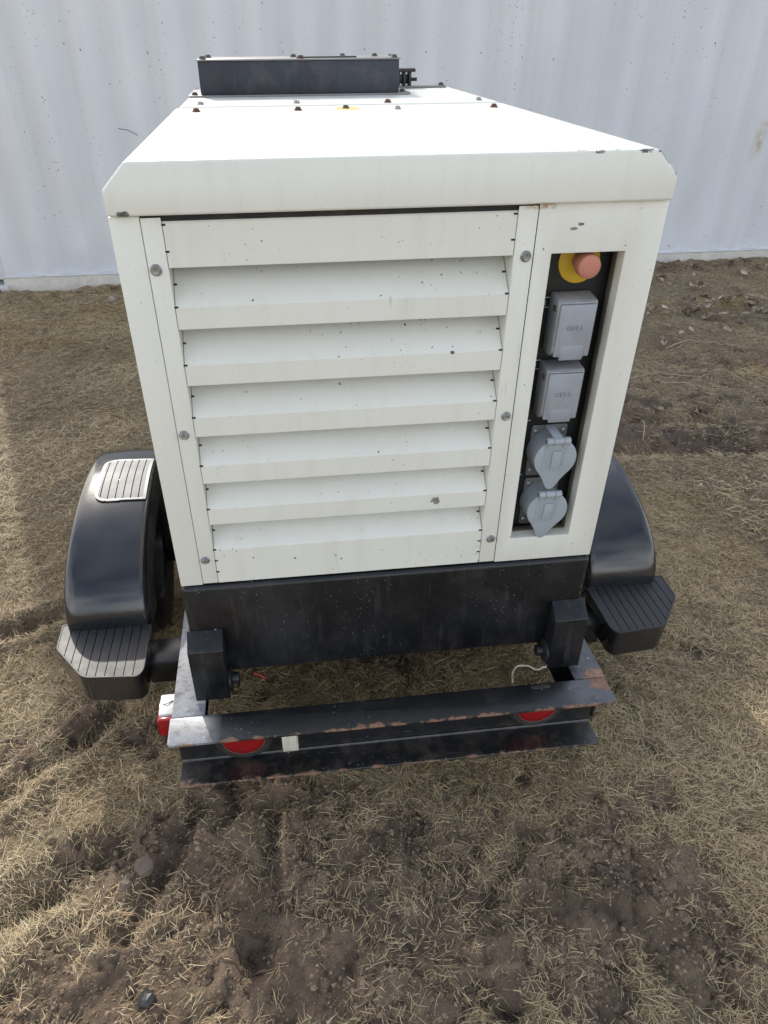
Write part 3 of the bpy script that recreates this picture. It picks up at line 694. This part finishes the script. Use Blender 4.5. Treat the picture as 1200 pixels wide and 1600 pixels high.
# two round twist-lock inlets with flap caps
def twist_socket(cx, cz, tilt, strap):
    bm = bmesh.new(); prism(bm, roundpoly([(cx-.0375, cz-.058), (cx+.0375, cz-.058), (cx+.0375, cz+.058), (cx-.0375, cz+.058)], .006), 1, .0515, .0548, .0008)
    o = obj('twist_socket', bm, SPLATE, T, 40)
    bm = bmesh.new(); lathe(bm, [(.043, .003), (.0425, .010), (.0400, .022), (.0400, .048), (.037, .0505), (0, .0505)], 32, Matrix.Translation((cx, .055, cz+.004)) @ FRONT)
    obj('socket_barrel', bm, SOCK, o)
    for sx, sz in ((-1, 1), (1, 1), (-1, -1), (1, -1)):
        bm = bmesh.new(); lathe(bm, [(.0052, 0), (.0050, .0016), (.003, .003), (0, .0034)], 14, Matrix.Translation((cx+sx*.029, .0515, cz+sz*.045)) @ FRONT); obj('screw', bm, STEEL, o)
    # cap: a disc drawn out into a tongue below, hinged above
    R = .0435; pts = []
    for k in range(29):
        a = math.radians(-47 + k*(274/28)); pts.append((R*math.cos(a), R*math.sin(a)))
    pts += [(-.0185, -.0475), (-.012, -.060), (-.006, -.0685), (0, -.0705), (.006, -.0685), (.012, -.060), (.0185, -.0475)]
    M = Matrix.Translation((cx+.001, .001, cz+.0065)) @ Matrix.Rotation(tilt, 4, 'Y')
    bm = bmesh.new(); t = bmesh.new(); prism(t, pts, 1, -.0022, .0040, .0016, 2); join(bm, t, M)
    cap = obj('cap', bm, SOCK, o, 40)
    bm = bmesh.new(); t = bmesh.new()
    for k in range(13):
        zz = -.028 + k*.0042; wl = .0215
        if -.016 < zz < .016:
            box(t, (-wl, -.0031, zz), (-.0125, -.0020, zz+.0019)); box(t, (.0125, -.0031, zz), (wl-.002, -.0020, zz+.0019))
        else: box(t, (-wl, -.0031, zz), (wl, -.0020, zz+.0019))
    box(t, (-.0098, -.0062, -.0215), (.0098, -.0020, .0195), .0022); box(t, (-.0275, -.0030, -.036), (-.0258, -.0020, .035))
    join(bm, t, M); obj('grip_ribs', bm, SOCK, o, 40)
    bm = bmesh.new(); hz = cz+.0065+.0425; hy = -.004
    for a, b in ((-.0245, -.0118), (-.0108, .0092), (.0102, .0225)):
        tube(bm, [(cx+a, hy, hz), (cx+b, hy, hz)], .0078, 16)
    box(bm, (cx-.022, hy-.001, hz-.016), (cx-.0125, hy+.006, hz-.003), .001); box(bm, (cx+.0115, hy-.001, hz-.016), (cx+.021, hy+.006, hz-.003), .001)
    if strap:
        t = bmesh.new(); box(t, (-.0095, 0, 0), (.0085, .040, .0026), .0009)
        join(bm, t, Matrix.Translation((cx-.001, hy+.001, hz+.005)) @ Matrix.Rotation(math.radians(16), 4, 'X') @ Matrix.Rotation(math.radians(10), 4, 'Z'))
    obj('hinge', bm, SOCK, o, 40)
    bm = bmesh.new(); tube(bm, [(cx-.0262, hy, hz), (cx+.0235, hy, hz)], .0042, 12); obj('hinge_pin', bm, STEEL, o)
    return o
twist_socket(.3300, z(.2440), .05, True)
twist_socket(.3315, z(.1210), .10, False)

# skid beam under the housing
bm = bmesh.new(); box(bm, (-.4515, -.007, z(-.2565)), (.4515, 1.52, z(-.0015)), .011, 4); obj('skid_beam', bm, BLACK, T)
# lashing brackets at the beam ends
for s in (-1, 1):
    xa, xb = (-.456, -.3775) if s < 0 else (.3785, .457)
    bm = bmesh.new()
    pr = [(-.0075, z(-.119)), (-.049, z(-.149)), (-.053, z(-.296)), (-.0475, z(-.296)), (-.0435, z(-.153)), (-.0075, z(-.127))]
    prism(bm, pr, 0, xa, xb, .0022, 2)
    inner = xb if s < 0 else xa
    side = [(-.0078, z(-.128)), (-.043, z(-.154)), (-.047, z(-.288)), (-.030, z(-.297)), (.0, z(-.2975)), (.02, z(-.285)), (.03, z(-.2585)), (-.0078, z(-.2585))]
    prism(bm, side, 0, inner-.006*(s < 0)+.0*(s > 0), inner+.006*(s > 0), .0008)
    br = obj('lashing_bracket', bm, BLACK, T)
    bm = bmesh.new(); lathe(bm, [(0, 0), (.030, 0), (.030, .004), (.024, .007), (.013, .008), (.013, .022), (.010, .0235), (0, .0235)], 26, Matrix.Translation((inner + (.0005 if s < 0 else -.0005), -.022, z(-.262))) @ Matrix.Rotation(-s*PI/2, 4, 'Y'))
    obj('bracket_pin', bm, BLACK, br)
# chassis rails (channels open to the inside)
ZT, ZB = z(-.300), z(-.450)
for s in (-1, 1):
    bm = bmesh.new(); wx = .074
    def X_(a, b): return (min(s*a, s*b), max(s*a, s*b))
    a, b = X_(.510-wx, .510); box(bm, (a, -.0915, ZT-.0068), (b, 1.62, ZT-.0006), .0018)
    a, b = X_(.504, .510); box(bm, (a, -.0900, ZB+.004), (b, 1.62, ZT-.007), .001)
    a, b = X_(.510-.055, .510); box(bm, (a, -.0900, ZB), (b, 1.62, ZB+.006), .001)
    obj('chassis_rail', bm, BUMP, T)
# bumper channel
bm = bmesh.new()
tf = roundpoly([(-.513, -.1725), (.5075, -.1725), (.5075, -.0935), (-.513, -.0935)], [.010, .016, .002, .002])
prism(bm, tf, 2, ZT-.0072, ZT, .0016, 2)
box(bm, (-.506, -.1000, ZB+.0062), (.492, -.0935, ZT-.0074), .0008)
pr = roundpoly([(-.1722, ZB), (-.1722, ZB+.0062), (-.1045, ZB+.0068), (-.1002, ZB+.0125), (-.1002, ZB)], [.001, .002, .004, .002, 0])
prism(bm, pr, 0, -.506, .492, .0006, 1)
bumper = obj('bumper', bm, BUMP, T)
for x, lz in ((-.356, -.3745), (.346, -.3640)):
    M = Matrix.Translation((x, -.1003, z(lz))) @ FRONT
    bm = bmesh.new(); lathe(bm, [(.0505, .004), (.0525, .011), (.060, .013), (.0675, .009), (.069, .003), (.068, 0)], 40, M)
    tl = obj('tail_light', bm, RUBBER, T)
    bm = bmesh.new(); lathe(bm, [(.0515, .002), (.0505, .0105), (.047, .0135), (.030, .0165), (0, .0172)], 36, M); obj('red_lens', bm, RED, tl)
    bm = bmesh.new(); lathe(bm, [(.0512, .0112), (.0505, .0126), (.0490, .0126), (.0487, .0112)], 36, M); obj('lens_ring', bm, STEEL, tl)
# number-plate lamp hanging under the flange
bm = bmesh.new()
prism(bm, roundpoly([(-.162, ZT-.009), (-.130, ZT-.009), (-.1005, ZT-.030), (-.1005, ZT-.072), (-.124, ZT-.088), (-.150, ZT-.086), (-.158, ZT-.074), (-.160, ZT-.045)], .004), 0, -.2660, -.2300, .003, 2)
pll = obj('plate_lamp', bm, IVORY, T, 40)
bm = bmesh.new(); box(bm, (-.251, -.1650, ZT-.050), (-.2325, -.1575, ZT-.0095), .002); obj('lamp_clip', bm, IVORY, pll)
bm = bmesh.new(); lathe(bm, [(.003, 0), (.003, .0012), (0, .0016)], 10, Matrix.Translation((-.254, -.1592, ZT-.076)) @ FRONT); obj('screw', bm, STEEL, pll)
# side marker lamp on the left rail: white body, red lens to the rear
bm = bmesh.new(); box(bm, (-.549, -.052, z(-.385)), (-.5108, .012, z(-.330)), .004); mk = obj('side_marker', bm, WLENS, T)
bm = bmesh.new(); box(bm, (-.550, -.068, z(-.388)), (-.5108, -.0525, z(-.3345)), .004); box(bm, (-.5525, -.066, z(-.384)), (-.5495, .004, z(-.341)), .001); obj('red_lens', bm, RED, mk)
bm = bmesh.new(); tube(bm, [(-.540, -.020, z(-.329)), (-.531, -.022, z(-.327)), (-.525, -.017, z(-.328)), (-.518, -.012, z(-.329))], .0012, 6); obj('lamp_wire', bm, PLATEK, mk)
# running gear, mostly hidden
AXY = .635
bm = bmesh.new(); box(bm, (-.60, AXY-.025, .228), (.60, AXY+.025, .276), .004); obj('axle', bm, BLACK, T)
bm = bmesh.new(); box(bm, (-.05, 1.53, z(-.40)), (.05, 2.55, z(-.32)), .005); box(bm, (-.40, 1.53, z(-.40)), (.40, 1.61, z(-.33)), .004); obj('drawbar', bm, BLACK, T)
bm = bmesh.new(); tube(bm, [(0, 2.45, .02), (0, 2.45, .55)], .028, 14); box(bm, (-.08, 2.37, .012), (.08, 2.53, .024), .003); obj('jack_stand', bm, BLACK, T)
def tyre_bm():
    bm = bmesh.new(); R, w = .290, .078   # scaled below
    pr = [(.165, -w*.8), (.175, -w), (.22, -w*1.08), (.262, -w*1.0), (.280, -w*.88), (.288, -w*.62)]
    for k in range(5):
        c = -w*.5 + k*w*.25; pr += [(R, c-.007), (R, c+.004), (R-.006, c+.006), (R-.006, c+.0085)]
    pr += [(.288, w*.62), (.280, w*.88), (.262, w), (.22, w*1.08), (.175, w), (.165, w*.8), (.165, -w*.8)]
    lathe(bm, pr, 48, Matrix.Rotation(PI/2, 4, 'Y')); return bm
def rim_bm():
    bm = bmesh.new(); lathe(bm, [(.168, -.07), (.158, -.062), (.150, -.02), (.10, .0), (.075, .014), (.05, .012), (.045, .05), (.03, .058), (0, .058)], 36, Matrix.Rotation(PI/2, 4, 'Y'))
    lathe(bm, [(.168, .07), (.160, .062), (.155, -.02)], 36, Matrix.Rotation(PI/2, 4, 'Y')); return bm
w0 = None
for s in (-1, 1):
    wh = empty('wheel', (s*.695, AXY, .252)); wh.parent = T; wh.scale = (1.0, .865, .865); wh.rotation_euler = (0, 0, 0 if s > 0 else PI)
    if w0 is None:
        ty = obj('tyre', tyre_bm(), RUBBER, wh); ri = obj('rim', rim_bm(), BLACK, wh); w0 = (ty, ri)
    else:
        for q, nm in zip(w0, ('tyre', 'rim')): inst(q, nm, (0, 0, 0), (0, 0, 0), wh)

# fenders with step
FA, FH, FY, FZ = .40, .226, .635, z(-.300)
def fpt(t, off):
    y = FY - (FA+off)*math.cos(t); zz = FZ + (FH+off)*math.sin(t); return y, zz
def fender(s):
    xin, xout = .590, .795; Wd = xout-xin
    if s < 0: xout += .012
    Wd = xout-xin
    sec = [(-.005, -.080), (-.003, -.030), (.000, -.013), (.004, -.006), (.011, -.0015), (.022, .0), (Wd*.5, .0035), (Wd-.036, .001), (Wd-.020, -.001), (Wd-.010, -.005), (Wd-.004, -.012), (Wd, -.026), (Wd+.003, -.055)]
    inner = [(max(.005, min(Wd-.005, u*0.95+.005)), r-.006) for u, r in sec]
    bm = bmesh.new(); N = 44; rows = []
    for k in range(N+1):
        t = PI*k/N
        tap = .018*math.sin(t)**2           # crown draws in slightly on the outside
        row = []
        for u, r in sec + inner[::-1]:
            y, zz = fpt(t, r); xx = xin + u - (tap*(u/Wd) if u > 0 else 0)
            row.append(bm.verts.new((s*xx, y, max(zz, FZ-.012))))
        rows.append(row)
    m = len(rows[0]); ns = len(sec)
    for A, B in zip(rows, rows[1:]):
        for k in range(m):
            j = (k+1) % m
            try:
                f = bm.faces.new((A[k], A[j], B[j], B[k])); f.material_index = 1 if (k < 2 or k >= ns-1 and k != m-1) else 0
            except ValueError: pass
    bmesh.ops.recalc_face_normals(bm, faces=bm.faces)
    fe = obj('fender', bm, [FEND, FENDIN], T, 50)
    # worn tread pad on the crown
    bm = bmesh.new(); nxp, ntp = 150, 110
    t0, t1 = math.radians(71.5), math.radians(104); px0, px1 = .598, .738
    G = []; K = []
    for j in range(ntp+1):
        row = []; kk = []
        for i in range(nxp+1):
            u = i/nxp; v = j/ntp
            du = (px1-px0); lv = FA*(t1-t0)
            X_p = u*du; Y_p = v*lv
            # distance inside a rounded rectangle (large radius on the outer corners)
            r = .034 if u > .5 else .006
            qx = abs(X_p-du/2)-(du/2-r); qy = abs(Y_p-lv/2)-(lv/2-r)
            sd = math.hypot(max(qx, 0), max(qy, 0)) + min(max(qx, qy), 0) - r
            rimw = .012 if u > .18 else .022
            if sd > 0: off, kind = -.006, 3
            elif sd > -(.010): off, kind = .0045, 1
            else:
                g = (X_p-.022)/.0205; fr = abs(g-round(g))*.0205
                if sd < -.012 and fr < .0009 and 0 <= round(g) <= 5: off, kind = .0010, 2
                else: off, kind = .0032, 0
            t = t0+(t1-t0)*v; xx = px0+u*du
            crown = .0032*math.sin(PI*min(max((xx-xin)/Wd, 0), 1))
            y, zz = fpt(t, off+crown-.001); row.append(bm.verts.new((s*xx, y, zz))); kk.append(kind)
        G.append(row); K.append(kk)
    for j in range(ntp):
        for i in range(nxp):
            ks = [K[j][i], K[j][i+1], K[j+1][i+1], K[j+1][i]]
            f = bm.faces.new((G[j][i], G[j][i+1], G[j+1][i+1], G[j+1][i]))
            f.material_index = 3 if 3 in ks else (2 if 2 in ks else (1 if 1 in ks else 0))
    bmesh.ops.recalc_face_normals(bm, faces=bm.faces)
    obj('tread_pad', bm, [PADM, PADR, GROOVE, FEND], fe, 50)
    # step at the foot
    for side in (1, -1):
        def Y(y): return y if side > 0 else 2*FY-y
        def poly(ins):
            base = [(.590, .236), (.590, .070), (.602, .048), (.736, .060), (.820, .172), (.822, .262), (.792, .268)]
            c = Vector((sum(p[0] for p in base)/7, sum(p[1] for p in base)/7))
            if ins:
                out = []; n = len(base)
                for i in range(n):
                    p = Vector(base[i]); a_ = (p-Vector(base[i-1])).normalized(); b_ = (Vector(base[(i+1) % n])-p).normalized()
                    na = Vector((-a_.y, a_.x)); nb = Vector((-b_.y, b_.x)); m_ = (na+nb); m_ = m_/max(m_.length_squared/2, .3)
                    q = p+m_*ins*.5*2*.5
                    out.append(tuple(q))
                base = out
            return roundpoly(base, [.004, .030, .026, .020, .014, .004, .003], 6)
        po = poly(0); area = sum(po[i-1][0]*po[i][1]-po[i][0]*po[i-1][1] for i in range(len(po)))
        sg = 1 if area > 0 else -1
        pin = poly(.0095*sg*1.0)
        mp_ = lambda P: [(s*x, Y(y)) for x, y in P]
        bm = bmesh.new(); t = bmesh.new()
        A = [t.verts.new((s*x, Y(y), FZ-.003)) for x, y in po]; Bv = []
        cx, cy = .70, .16
        for x, y in po: Bv.append(t.verts.new((s*(cx+(x-cx)*.965), Y(cy+(y-cy)*.96), FZ-.082)))
        t.faces.new(A); t.faces.new(Bv)
        for i in range(len(po)): t.faces.new((A[i], A[(i+1) % len(po)], Bv[(i+1) % len(po)], Bv[i]))
        bmesh.ops.recalc_face_normals(t, faces=t.faces); join(bm, t)
        st = obj('step', bm, FEND, fe, 40)
        bm = bmesh.new(); ringplate(bm, mp_(po), mp_(pin), 2, FZ-.0032, FZ+.0012, .0008)
        # tread bars between the grooves
        def clip(P, xa, xb):
            for lim, sgn in ((xa, 1), (xb, -1)):
                Q = []
                for i in range(len(P)):
                    p, q = P[i-1], P[i]; ip = (p[0]-lim)*sgn >= 0; iq = (q[0]-lim)*sgn >= 0
                    if ip != iq:
                        f = (lim-p[0])/(q[0]-p[0]); Q.append((lim, p[1]+f*(q[1]-p[1])))
                    if iq: Q.append(q)
                P = Q
                if not P: break
            return P
        xs = [.585+.0003] + [.6155+k*.0222 for k in range(9)] + [.83]
        pin2 = [(x, y) for x, y in poly(.0098*sg)]
        for xa, xb in zip(xs, xs[1:]):
            P = clip(pin2, xa+.0011, xb-.0011)
            if len(P) > 2:
                Q = [P[0]]
                for p in P[1:]:
                    if (Vector(p)-Vector(Q[-1])).length > 1e-5: Q.append(p)
                if (Vector(Q[0])-Vector(Q[-1])).length < 1e-5: Q.pop()
                if len(Q) > 2: prism(bm, [(s*x, Y(y)) for x, y in Q], 2, FZ-.0031, FZ+.0003)
        obj('step_tread', bm, TREAD, fe, 40)
    # bracket from the rail to the step
    bm = bmesh.new(); box(bm, (min(s*.5105, s*.598), .125, z(-.405)), (max(s*.5105, s*.598), .215, z(-.332)), .006); obj('step_bracket', bm, BLACK, fe)
    return fe
fender(-1); fender(1)

# things on the rear hood: vent duct, mast plate, hinge bracket
DX0, DX1, DY0, DY1, DZ0, DZ1 = -.367, .190, 1.18, 1.40, z(.806), z(.8835)
bm = bmesh.new(); box(bm, (DX0, DY0, DZ0), (DX1, DY1, DZ1), .002); duct = obj('vent_duct', bm, DUCT, T)
bm = bmesh.new(); box(bm, (DX0-.003, DY0-.004, DZ1+.0003), (DX1+.003, DY1+.01, DZ1+.004), .001); obj('duct_lid', bm, GREYP, duct)
bm = bmesh.new(); prism(bm, roundpoly([(-.402, 1.165), (.222, 1.165), (.228, 1.20), (.222, 1.43), (-.402, 1.43)], .012), 2, z(.8013), z(.8055), .001); obj('duct_flange', bm, GREYP, duct)
bm = bmesh.new(); box(bm, (-.095, 1.225, DZ1+.0042), (.075, 1.26, DZ1+.0075), .0008); obj('cover_strip', bm, PLATEK, duct)
for x, y, k in ((-.353, 1.192, 'dark'), (-.345, 1.33, 'dark'), (-.100, 1.31, 'dark'), (-.085, 1.192, 'rust'), (.045, 1.33, 'dark'), (.140, 1.33, 'dark'), (.177, 1.192, 'dark')):
    bolt(duct, (x, y, DZ1+.004), k, (0, 0, random.random()*3), .95)
for x, y in ((-.385, 1.19), (.206, 1.21)): bolt(duct, (x, y, z(.8055)), 'dark', (0, 0, .4), .9)
bm = bmesh.new(); prism(bm, [(-.385, 1.436), (.385, 1.436), (.385, 1.5), (-.385, 1.5)], 2, z(.8013), z(.8065), .001); mpl = obj('mast_plate', bm, GREYP, T)
bolt(mpl, (.372, 1.46, z(.8065)), 'dark'); bolt(mpl, (-.372, 1.46, z(.8065)), 'dark')
bm = bmesh.new()
for k in range(4): box(bm, (.212+k*.018, 1.448, z(.8068)), (.220+k*.018, 1.49, z(.843)), .001)
box(bm, (.205, 1.442, z(.8432)), (.286, 1.494, z(.8525)), .002); box(bm, (.226, 1.46, z(.812)), (.268, 1.48, z(.836)), .003)
tube(bm, [(.205, 1.468, z(.823)), (.295, 1.468, z(.823))], .005, 10)
obj('hinge_bracket', bm, PLATEK, T)
bm = bmesh.new(); tube(bm, [(.186, 1.36, z(.889)), (.204, 1.36, z(.886)), (.214, 1.36, z(.874)), (.214, 1.36, z(.852)), (.205, 1.36, z(.845)), (.191, 1.36, z(.845))], .005, 8); obj('lift_handle', bm, GREYP, duct)

# ------------------------------------------------------------------ small things on the ground
def hz(x, y): return float(height(np.array([x]), np.array([y]))[0])
LEAF = [mat_plain('dead_leaf_pale', (.64, .54, .45), .7, var=.25, bump=.4, bscale=60), mat_plain('dead_leaf_brown', (.36, .27, .195), .75, var=.3, bump=.4, bscale=60)]
def leaf_me(seed):
    r = random.Random(seed); bm = bmesh.new(); n = 22
    c = bm.verts.new((0, 0, 0)); R1 = []; R2 = []
    bend = r.uniform(.3, 1.0); tw = r.uniform(-.5, .5)
    for k in range(n):
        a = 2*PI*k/n
        rad = .036*(.62+.38*abs(math.cos(2.5*a*0.5+.2)))*(1+.18*r.uniform(-1, 1))*(1.15 if abs(a-PI) > 2.4 else 1)
        for R_, f in ((R1, .5), (R2, 1.0)):
            x, y = rad*f*math.cos(a), rad*f*.8*math.sin(a)
            zz = bend*14*(y*y) + tw*9*x*y + .22*abs(y) + r.uniform(-.0035, .0035)*f
            R_.append(bm.verts.new((x, y, zz)))
    for k in range(n):
        j = (k+1) % n
        bm.faces.new((c, R1[k], R1[j])); bm.faces.new((R1[k], R2[k], R2[j], R1[j]))
    bmesh.ops.solidify(bm, geom=bm.faces[:], thickness=.0006)
    tube(bm, [(.034, 0, .002), (.05, .004, .004), (.062, .003, .009)], .0009, 5)
    me = bpy.data.meshes.new('dead_leaf'); bm.to_mesh(me); bm.free()
    me.polygons.foreach_set('use_smooth', [True]*len(me.polygons)); return me
LM = []
for q in range(6):
    me = leaf_me(q+3); me.materials.append(LEAF[0 if q < 4 else 1]); LM.append(me)
named = [(2.62, 3.20, 1.35, 'pale curled dead leaf standing on edge, nearest the middle of the leaf litter'),
         (2.40, 3.33, 1.5, 'broad pink brown dead leaf nearest the box below the left golden tuft'),
         (3.36, 4.06, 1.3, 'pale dead leaf lying highest against the container at the right')]
for x, y, s, lb in named:
    o = bpy.data.objects.new('dead_leaf', LM[0 if s > 1.1 else 4]); COL.objects.link(o)
    o.location = (x, y, hz(x, y)+.028); o.rotation_euler = (random.uniform(-.3, .7), random.uniform(-.4, .4), random.uniform(0, 6)); o.scale = (s, s, s)
    tag(o, lb, 'leaf', 'dead leaves near the container')
rr = random.Random(5)
for k in range(95):
    x, y = rr.gauss(2.75, .42), rr.gauss(3.22, .22)
    if k % 3 == 0: x, y = rr.uniform(2.0, 3.7), rr.uniform(3.7, 4.3)
    if x < 2.0 or y > 4.33: continue
    s = rr.uniform(.7, 1.45)
    o = bpy.data.objects.new('dead_leaf', LM[rr.randrange(6)]); COL.objects.link(o)
    o.location = (x, y, hz(x, y)+.018+rr.random()*.016); o.rotation_euler = (rr.uniform(-.5, .5), rr.uniform(-.5, .5), rr.uniform(0, 6.3)); o.scale = (s, s*rr.uniform(.7, 1), s)
    tag(o, ('pale' if o.data.materials[0] == LEAF[0] else 'dark brown')+(' dead leaf close to the foot of the container, right of the box' if y > 3.7 else ' dead leaf in the leaf litter midway between container and bare strip'), 'leaf', 'dead leaves near the container')
for x, y in ((-1.62, 4.25), (-1.5, 4.27), (-1.36, 4.3), (-1.75, 4.2)):
    s = rr.uniform(.8, 1.3); o = bpy.data.objects.new('dead_leaf', LM[5]); COL.objects.link(o)
    o.location = (x, y, hz(x, y)+.018); o.rotation_euler = (rr.uniform(.1, .9), rr.uniform(-.4, .4), rr.uniform(0, 6)); o.scale = (s, s, s)
    tag(o, 'dark curled dead leaf at the foot of the container left of the box', 'leaf', 'dead leaves at the left foot of the container')
TWIG = mat_plain('pale_dry_stem', (.40, .33, .23), .7, var=.15)
def twig(pts, r, label, name='dry_stem', cat='twig', mat=TWIG, grp='dry stems on the ground'):
    P = []
    for i in range(len(pts)-1):
        for k in range(5):
            t = k/5; x = pts[i][0]*(1-t)+pts[i+1][0]*t; y = pts[i][1]*(1-t)+pts[i+1][1]*t
            P.append((x+rr.uniform(-.006, .006), y+rr.uniform(-.006, .006), hz(x, y)+.012+rr.uniform(0, .012)))
    P.append((*pts[-1], hz(*pts[-1])+.010))
    bm = bmesh.new(); tube(bm, P, r, 6, .4); o = obj(name, bm, mat); tag(o, label, cat, grp); return o
twig([(2.11, 2.74), (2.30, 2.83), (2.40, 2.76), (2.55, 2.70)], .0036, 'long pale dry stem lying farthest back, just in front of the leaves')
twig([(1.76, 2.32), (1.87, 2.33), (2.08, 2.26), (2.22, 2.35)], .0036, 'bent dry stem across the middle of the bare strip right of the box')
twig([(1.85, 2.24), (1.97, 2.15), (2.06, 2.03)], .0034, 'short dry stem slanting towards the viewer in the bare strip')
twig([(1.52, 1.80), (1.45, 1.60), (1.50, 1.50)], .0030, 'forked upright dry stem closest to the right fender')
CLOD = mat_plain('grey_brown_clod', (.175, .135, .105), .92, var=.4, bump=1.0, bscale=70, dirt=.5, dirtcol=(.09, .068, .05))
DSTONE = mat_plain('dark_wet_stone', (.035, .032, .03), .42, var=.3, bump=.6, bscale=60)
PSTONE = mat_plain('pinkish_stone', (.34, .28, .25), .8, var=.15, bump=.5, bscale=70)
def clod(x, y, s, mat, name, label, cat, seed, flat=.6, grp=None):
    r = np.random.default_rng(seed); bm = bmesh.new(); bmesh.ops.create_icosphere(bm, subdivisions=2, radius=1)
    ax = r.normal(0, 1, (9, 3)); ax /= np.linalg.norm(ax, axis=1)[:, None]; dd = r.uniform(.42, .80, 9)
    for v in bm.verts:
        p = np.array(v.co)
        for k in range(9):
            q = p @ ax[k]
            if q > dd[k]: p = p - ax[k]*(q-dd[k])
        n = 1 + .05*math.sin(p[0]*9+seed)*math.sin(p[1]*8)*math.sin(p[2]*7+2)
        v.co = Vector(p*n*s); v.co.z *= flat
    r3 = random.Random(seed)
    for v in bm.verts: v.co *= 1 + r3.uniform(-.13, .13)
    o = obj(name, bm, mat, None, 14, False); o.location = (x, y, hz(x, y)+s*flat*.35); o.rotation_euler = (0, 0, seed)
    tag(o, label, cat, grp); return o
clod(-.600, -.27, .028, CLOD, 'mud_clod', 'larger flat grey clod of mud at the centre of the left mud patch', 'clod', 3, .55, 'clods of dried mud')
clod(-.632, -.315, .020, CLOD, 'mud_clod', 'small pale angular clod just below the larger grey clod', 'clod', 8, .8, 'clods of dried mud')
clod(-.66, -.24, .014, CLOD, 'mud_clod', 'tiny clod left of the larger grey clod', 'clod', 12, .8, 'clods of dried mud')
clod(-.565, -.545, .026, DSTONE, 'dark_stone', 'dark wet lump lying near the bottom left of the foreground', 'stone', 5, .8)
clod(-1.35, 4.12, .040, PSTONE, 'pale_stone', 'pinkish stone at the foot of the container left of the box', 'stone', 6, .7)
# crumbs and small lumps of soil: too many to count
def crumbs(name, n, region, seed, label, rmin, rmax):
    r = np.random.default_rng(seed); x0, x1, y0, y1 = region
    px = r.uniform(x0, x1, n); py = r.uniform(y0, y1, n)
    k = r.uniform(0, 1, n) < np.clip(mudmask(px, py)*(fbm(px, py, 8, 4, 303, .6)-.30)*3.2, .012, 1)*(py < 4.35)
    px, py = px[k], py[k]; n = len(px)
    sz = rmin + (rmax-rmin)*r.beta(1.0, 7.0, n)
    base = np.array([[1, 0, 0], [.5, .87, 0], [-.5, .87, 0], [-1, 0, 0], [-.5, -.87, 0], [.5, -.87, 0], [.3, .15, .75], [-.3, .2, .7], [0, -.35, .8]], np.float32)
    F0 = np.array([[6, 7, 8], [0, 1, 6], [1, 2, 7], [1, 7, 6], [2, 3, 7], [3, 4, 8], [3, 8, 7], [4, 5, 8], [5, 0, 6], [5, 6, 8]])
    V = base[None]*(1 + r.uniform(-.38, .38, (n, 9, 3)))
    V[:, :, 2] *= r.uniform(.5, 1.1, (n, 1)); V *= sz[:, None, None]
    a = r.uniform(0, 6.3, n); c, s_ = np.cos(a)[:, None], np.sin(a)[:, None]
    X_, Y_ = V[:, :, 0]*c - V[:, :, 1]*s_, V[:, :, 0]*s_ + V[:, :, 1]*c
    V[:, :, 0] = X_ + px[:, None]; V[:, :, 1] = Y_ + py[:, None]; V[:, :, 2] += (height(px, py) - sz*.12)[:, None]
    F = (np.arange(n)[:, None, None]*9 + F0[None]).reshape(-1, 3)
    me = mesh_np(name, V.reshape(-1, 3), F); me.polygons.foreach_set('use_smooth', np.zeros(len(F), dtype=bool))
    t = me.attributes.new('tint', 'FLOAT', 'POINT'); t.data.foreach_set('value', np.repeat(r.uniform(0, 1, n), 9).astype(np.float32))
    me.materials.append(CRUMB); o = bpy.data.objects.new(name, me); COL.objects.link(o); tag(o, label, kind='stuff'); return o
CRUMB = mat_blade('soil_crumb', [(.13, .09, .058), (.20, .142, .094), (.26, .188, .126), (.33, .245, .17)], .92)
crumbs('soil_crumbs', 60000, (-1.3, 1.1, -.9, .5), 31, 'crumbs and small lumps of brown soil on the bare mud in the foreground', .0018, .012)
crumbs('soil_crumbs', 42000, (-2.2, 3.7, .5, 4.35), 32, 'crumbs and small lumps of brown soil on the bare strip farther back', .0035, .026)

# string and scrap under the rear of the trailer
CORD = mat_plain('white_cord', (.74, .71, .60), .7, var=.05)
bm = bmesh.new(); S_ = [(.392, .165), (.400, .195), (.418, .220), (.447, .226), (.470, .215), (.486, .208), (.505, .212), (.539, .198), (.56, .20)]
P = []
for i in range(len(S_)-1):
    for k in range(6):
        t = k/6; p0 = S_[max(i-1, 0)]; p1 = S_[i]; p2 = S_[i+1]; p3 = S_[min(i+2, len(S_)-1)]
        q = [.5*((2*p1[j])+(-p0[j]+p2[j])*t+(2*p0[j]-5*p1[j]+4*p2[j]-p3[j])*t*t+(-p0[j]+3*p1[j]-3*p2[j]+p3[j])*t**3) for j in (0, 1)]
        P.append((q[0], q[1], hz(*q)+.022))
tube(bm, P, .0028, 8); tag(obj('white_string', bm, CORD), 'thin white string curling on the grass behind the bumper at right', 'string')
bm = bmesh.new(); x, y = -.336, .281
tube(bm, [(x-.012, y+.008, hz(x, y)+.02), (x-.004, y+.002, hz(x, y)+.026), (x+.008, y-.006, hz(x, y)+.026), (x+.018, y-.010, hz(x, y)+.016)], .004, 8); tag(obj('red_scrap', bm, mat_plain('faded_red_scrap', (.45, .07, .06), .6)), 'small faded red scrap in the grass beside the left bracket', 'litter')
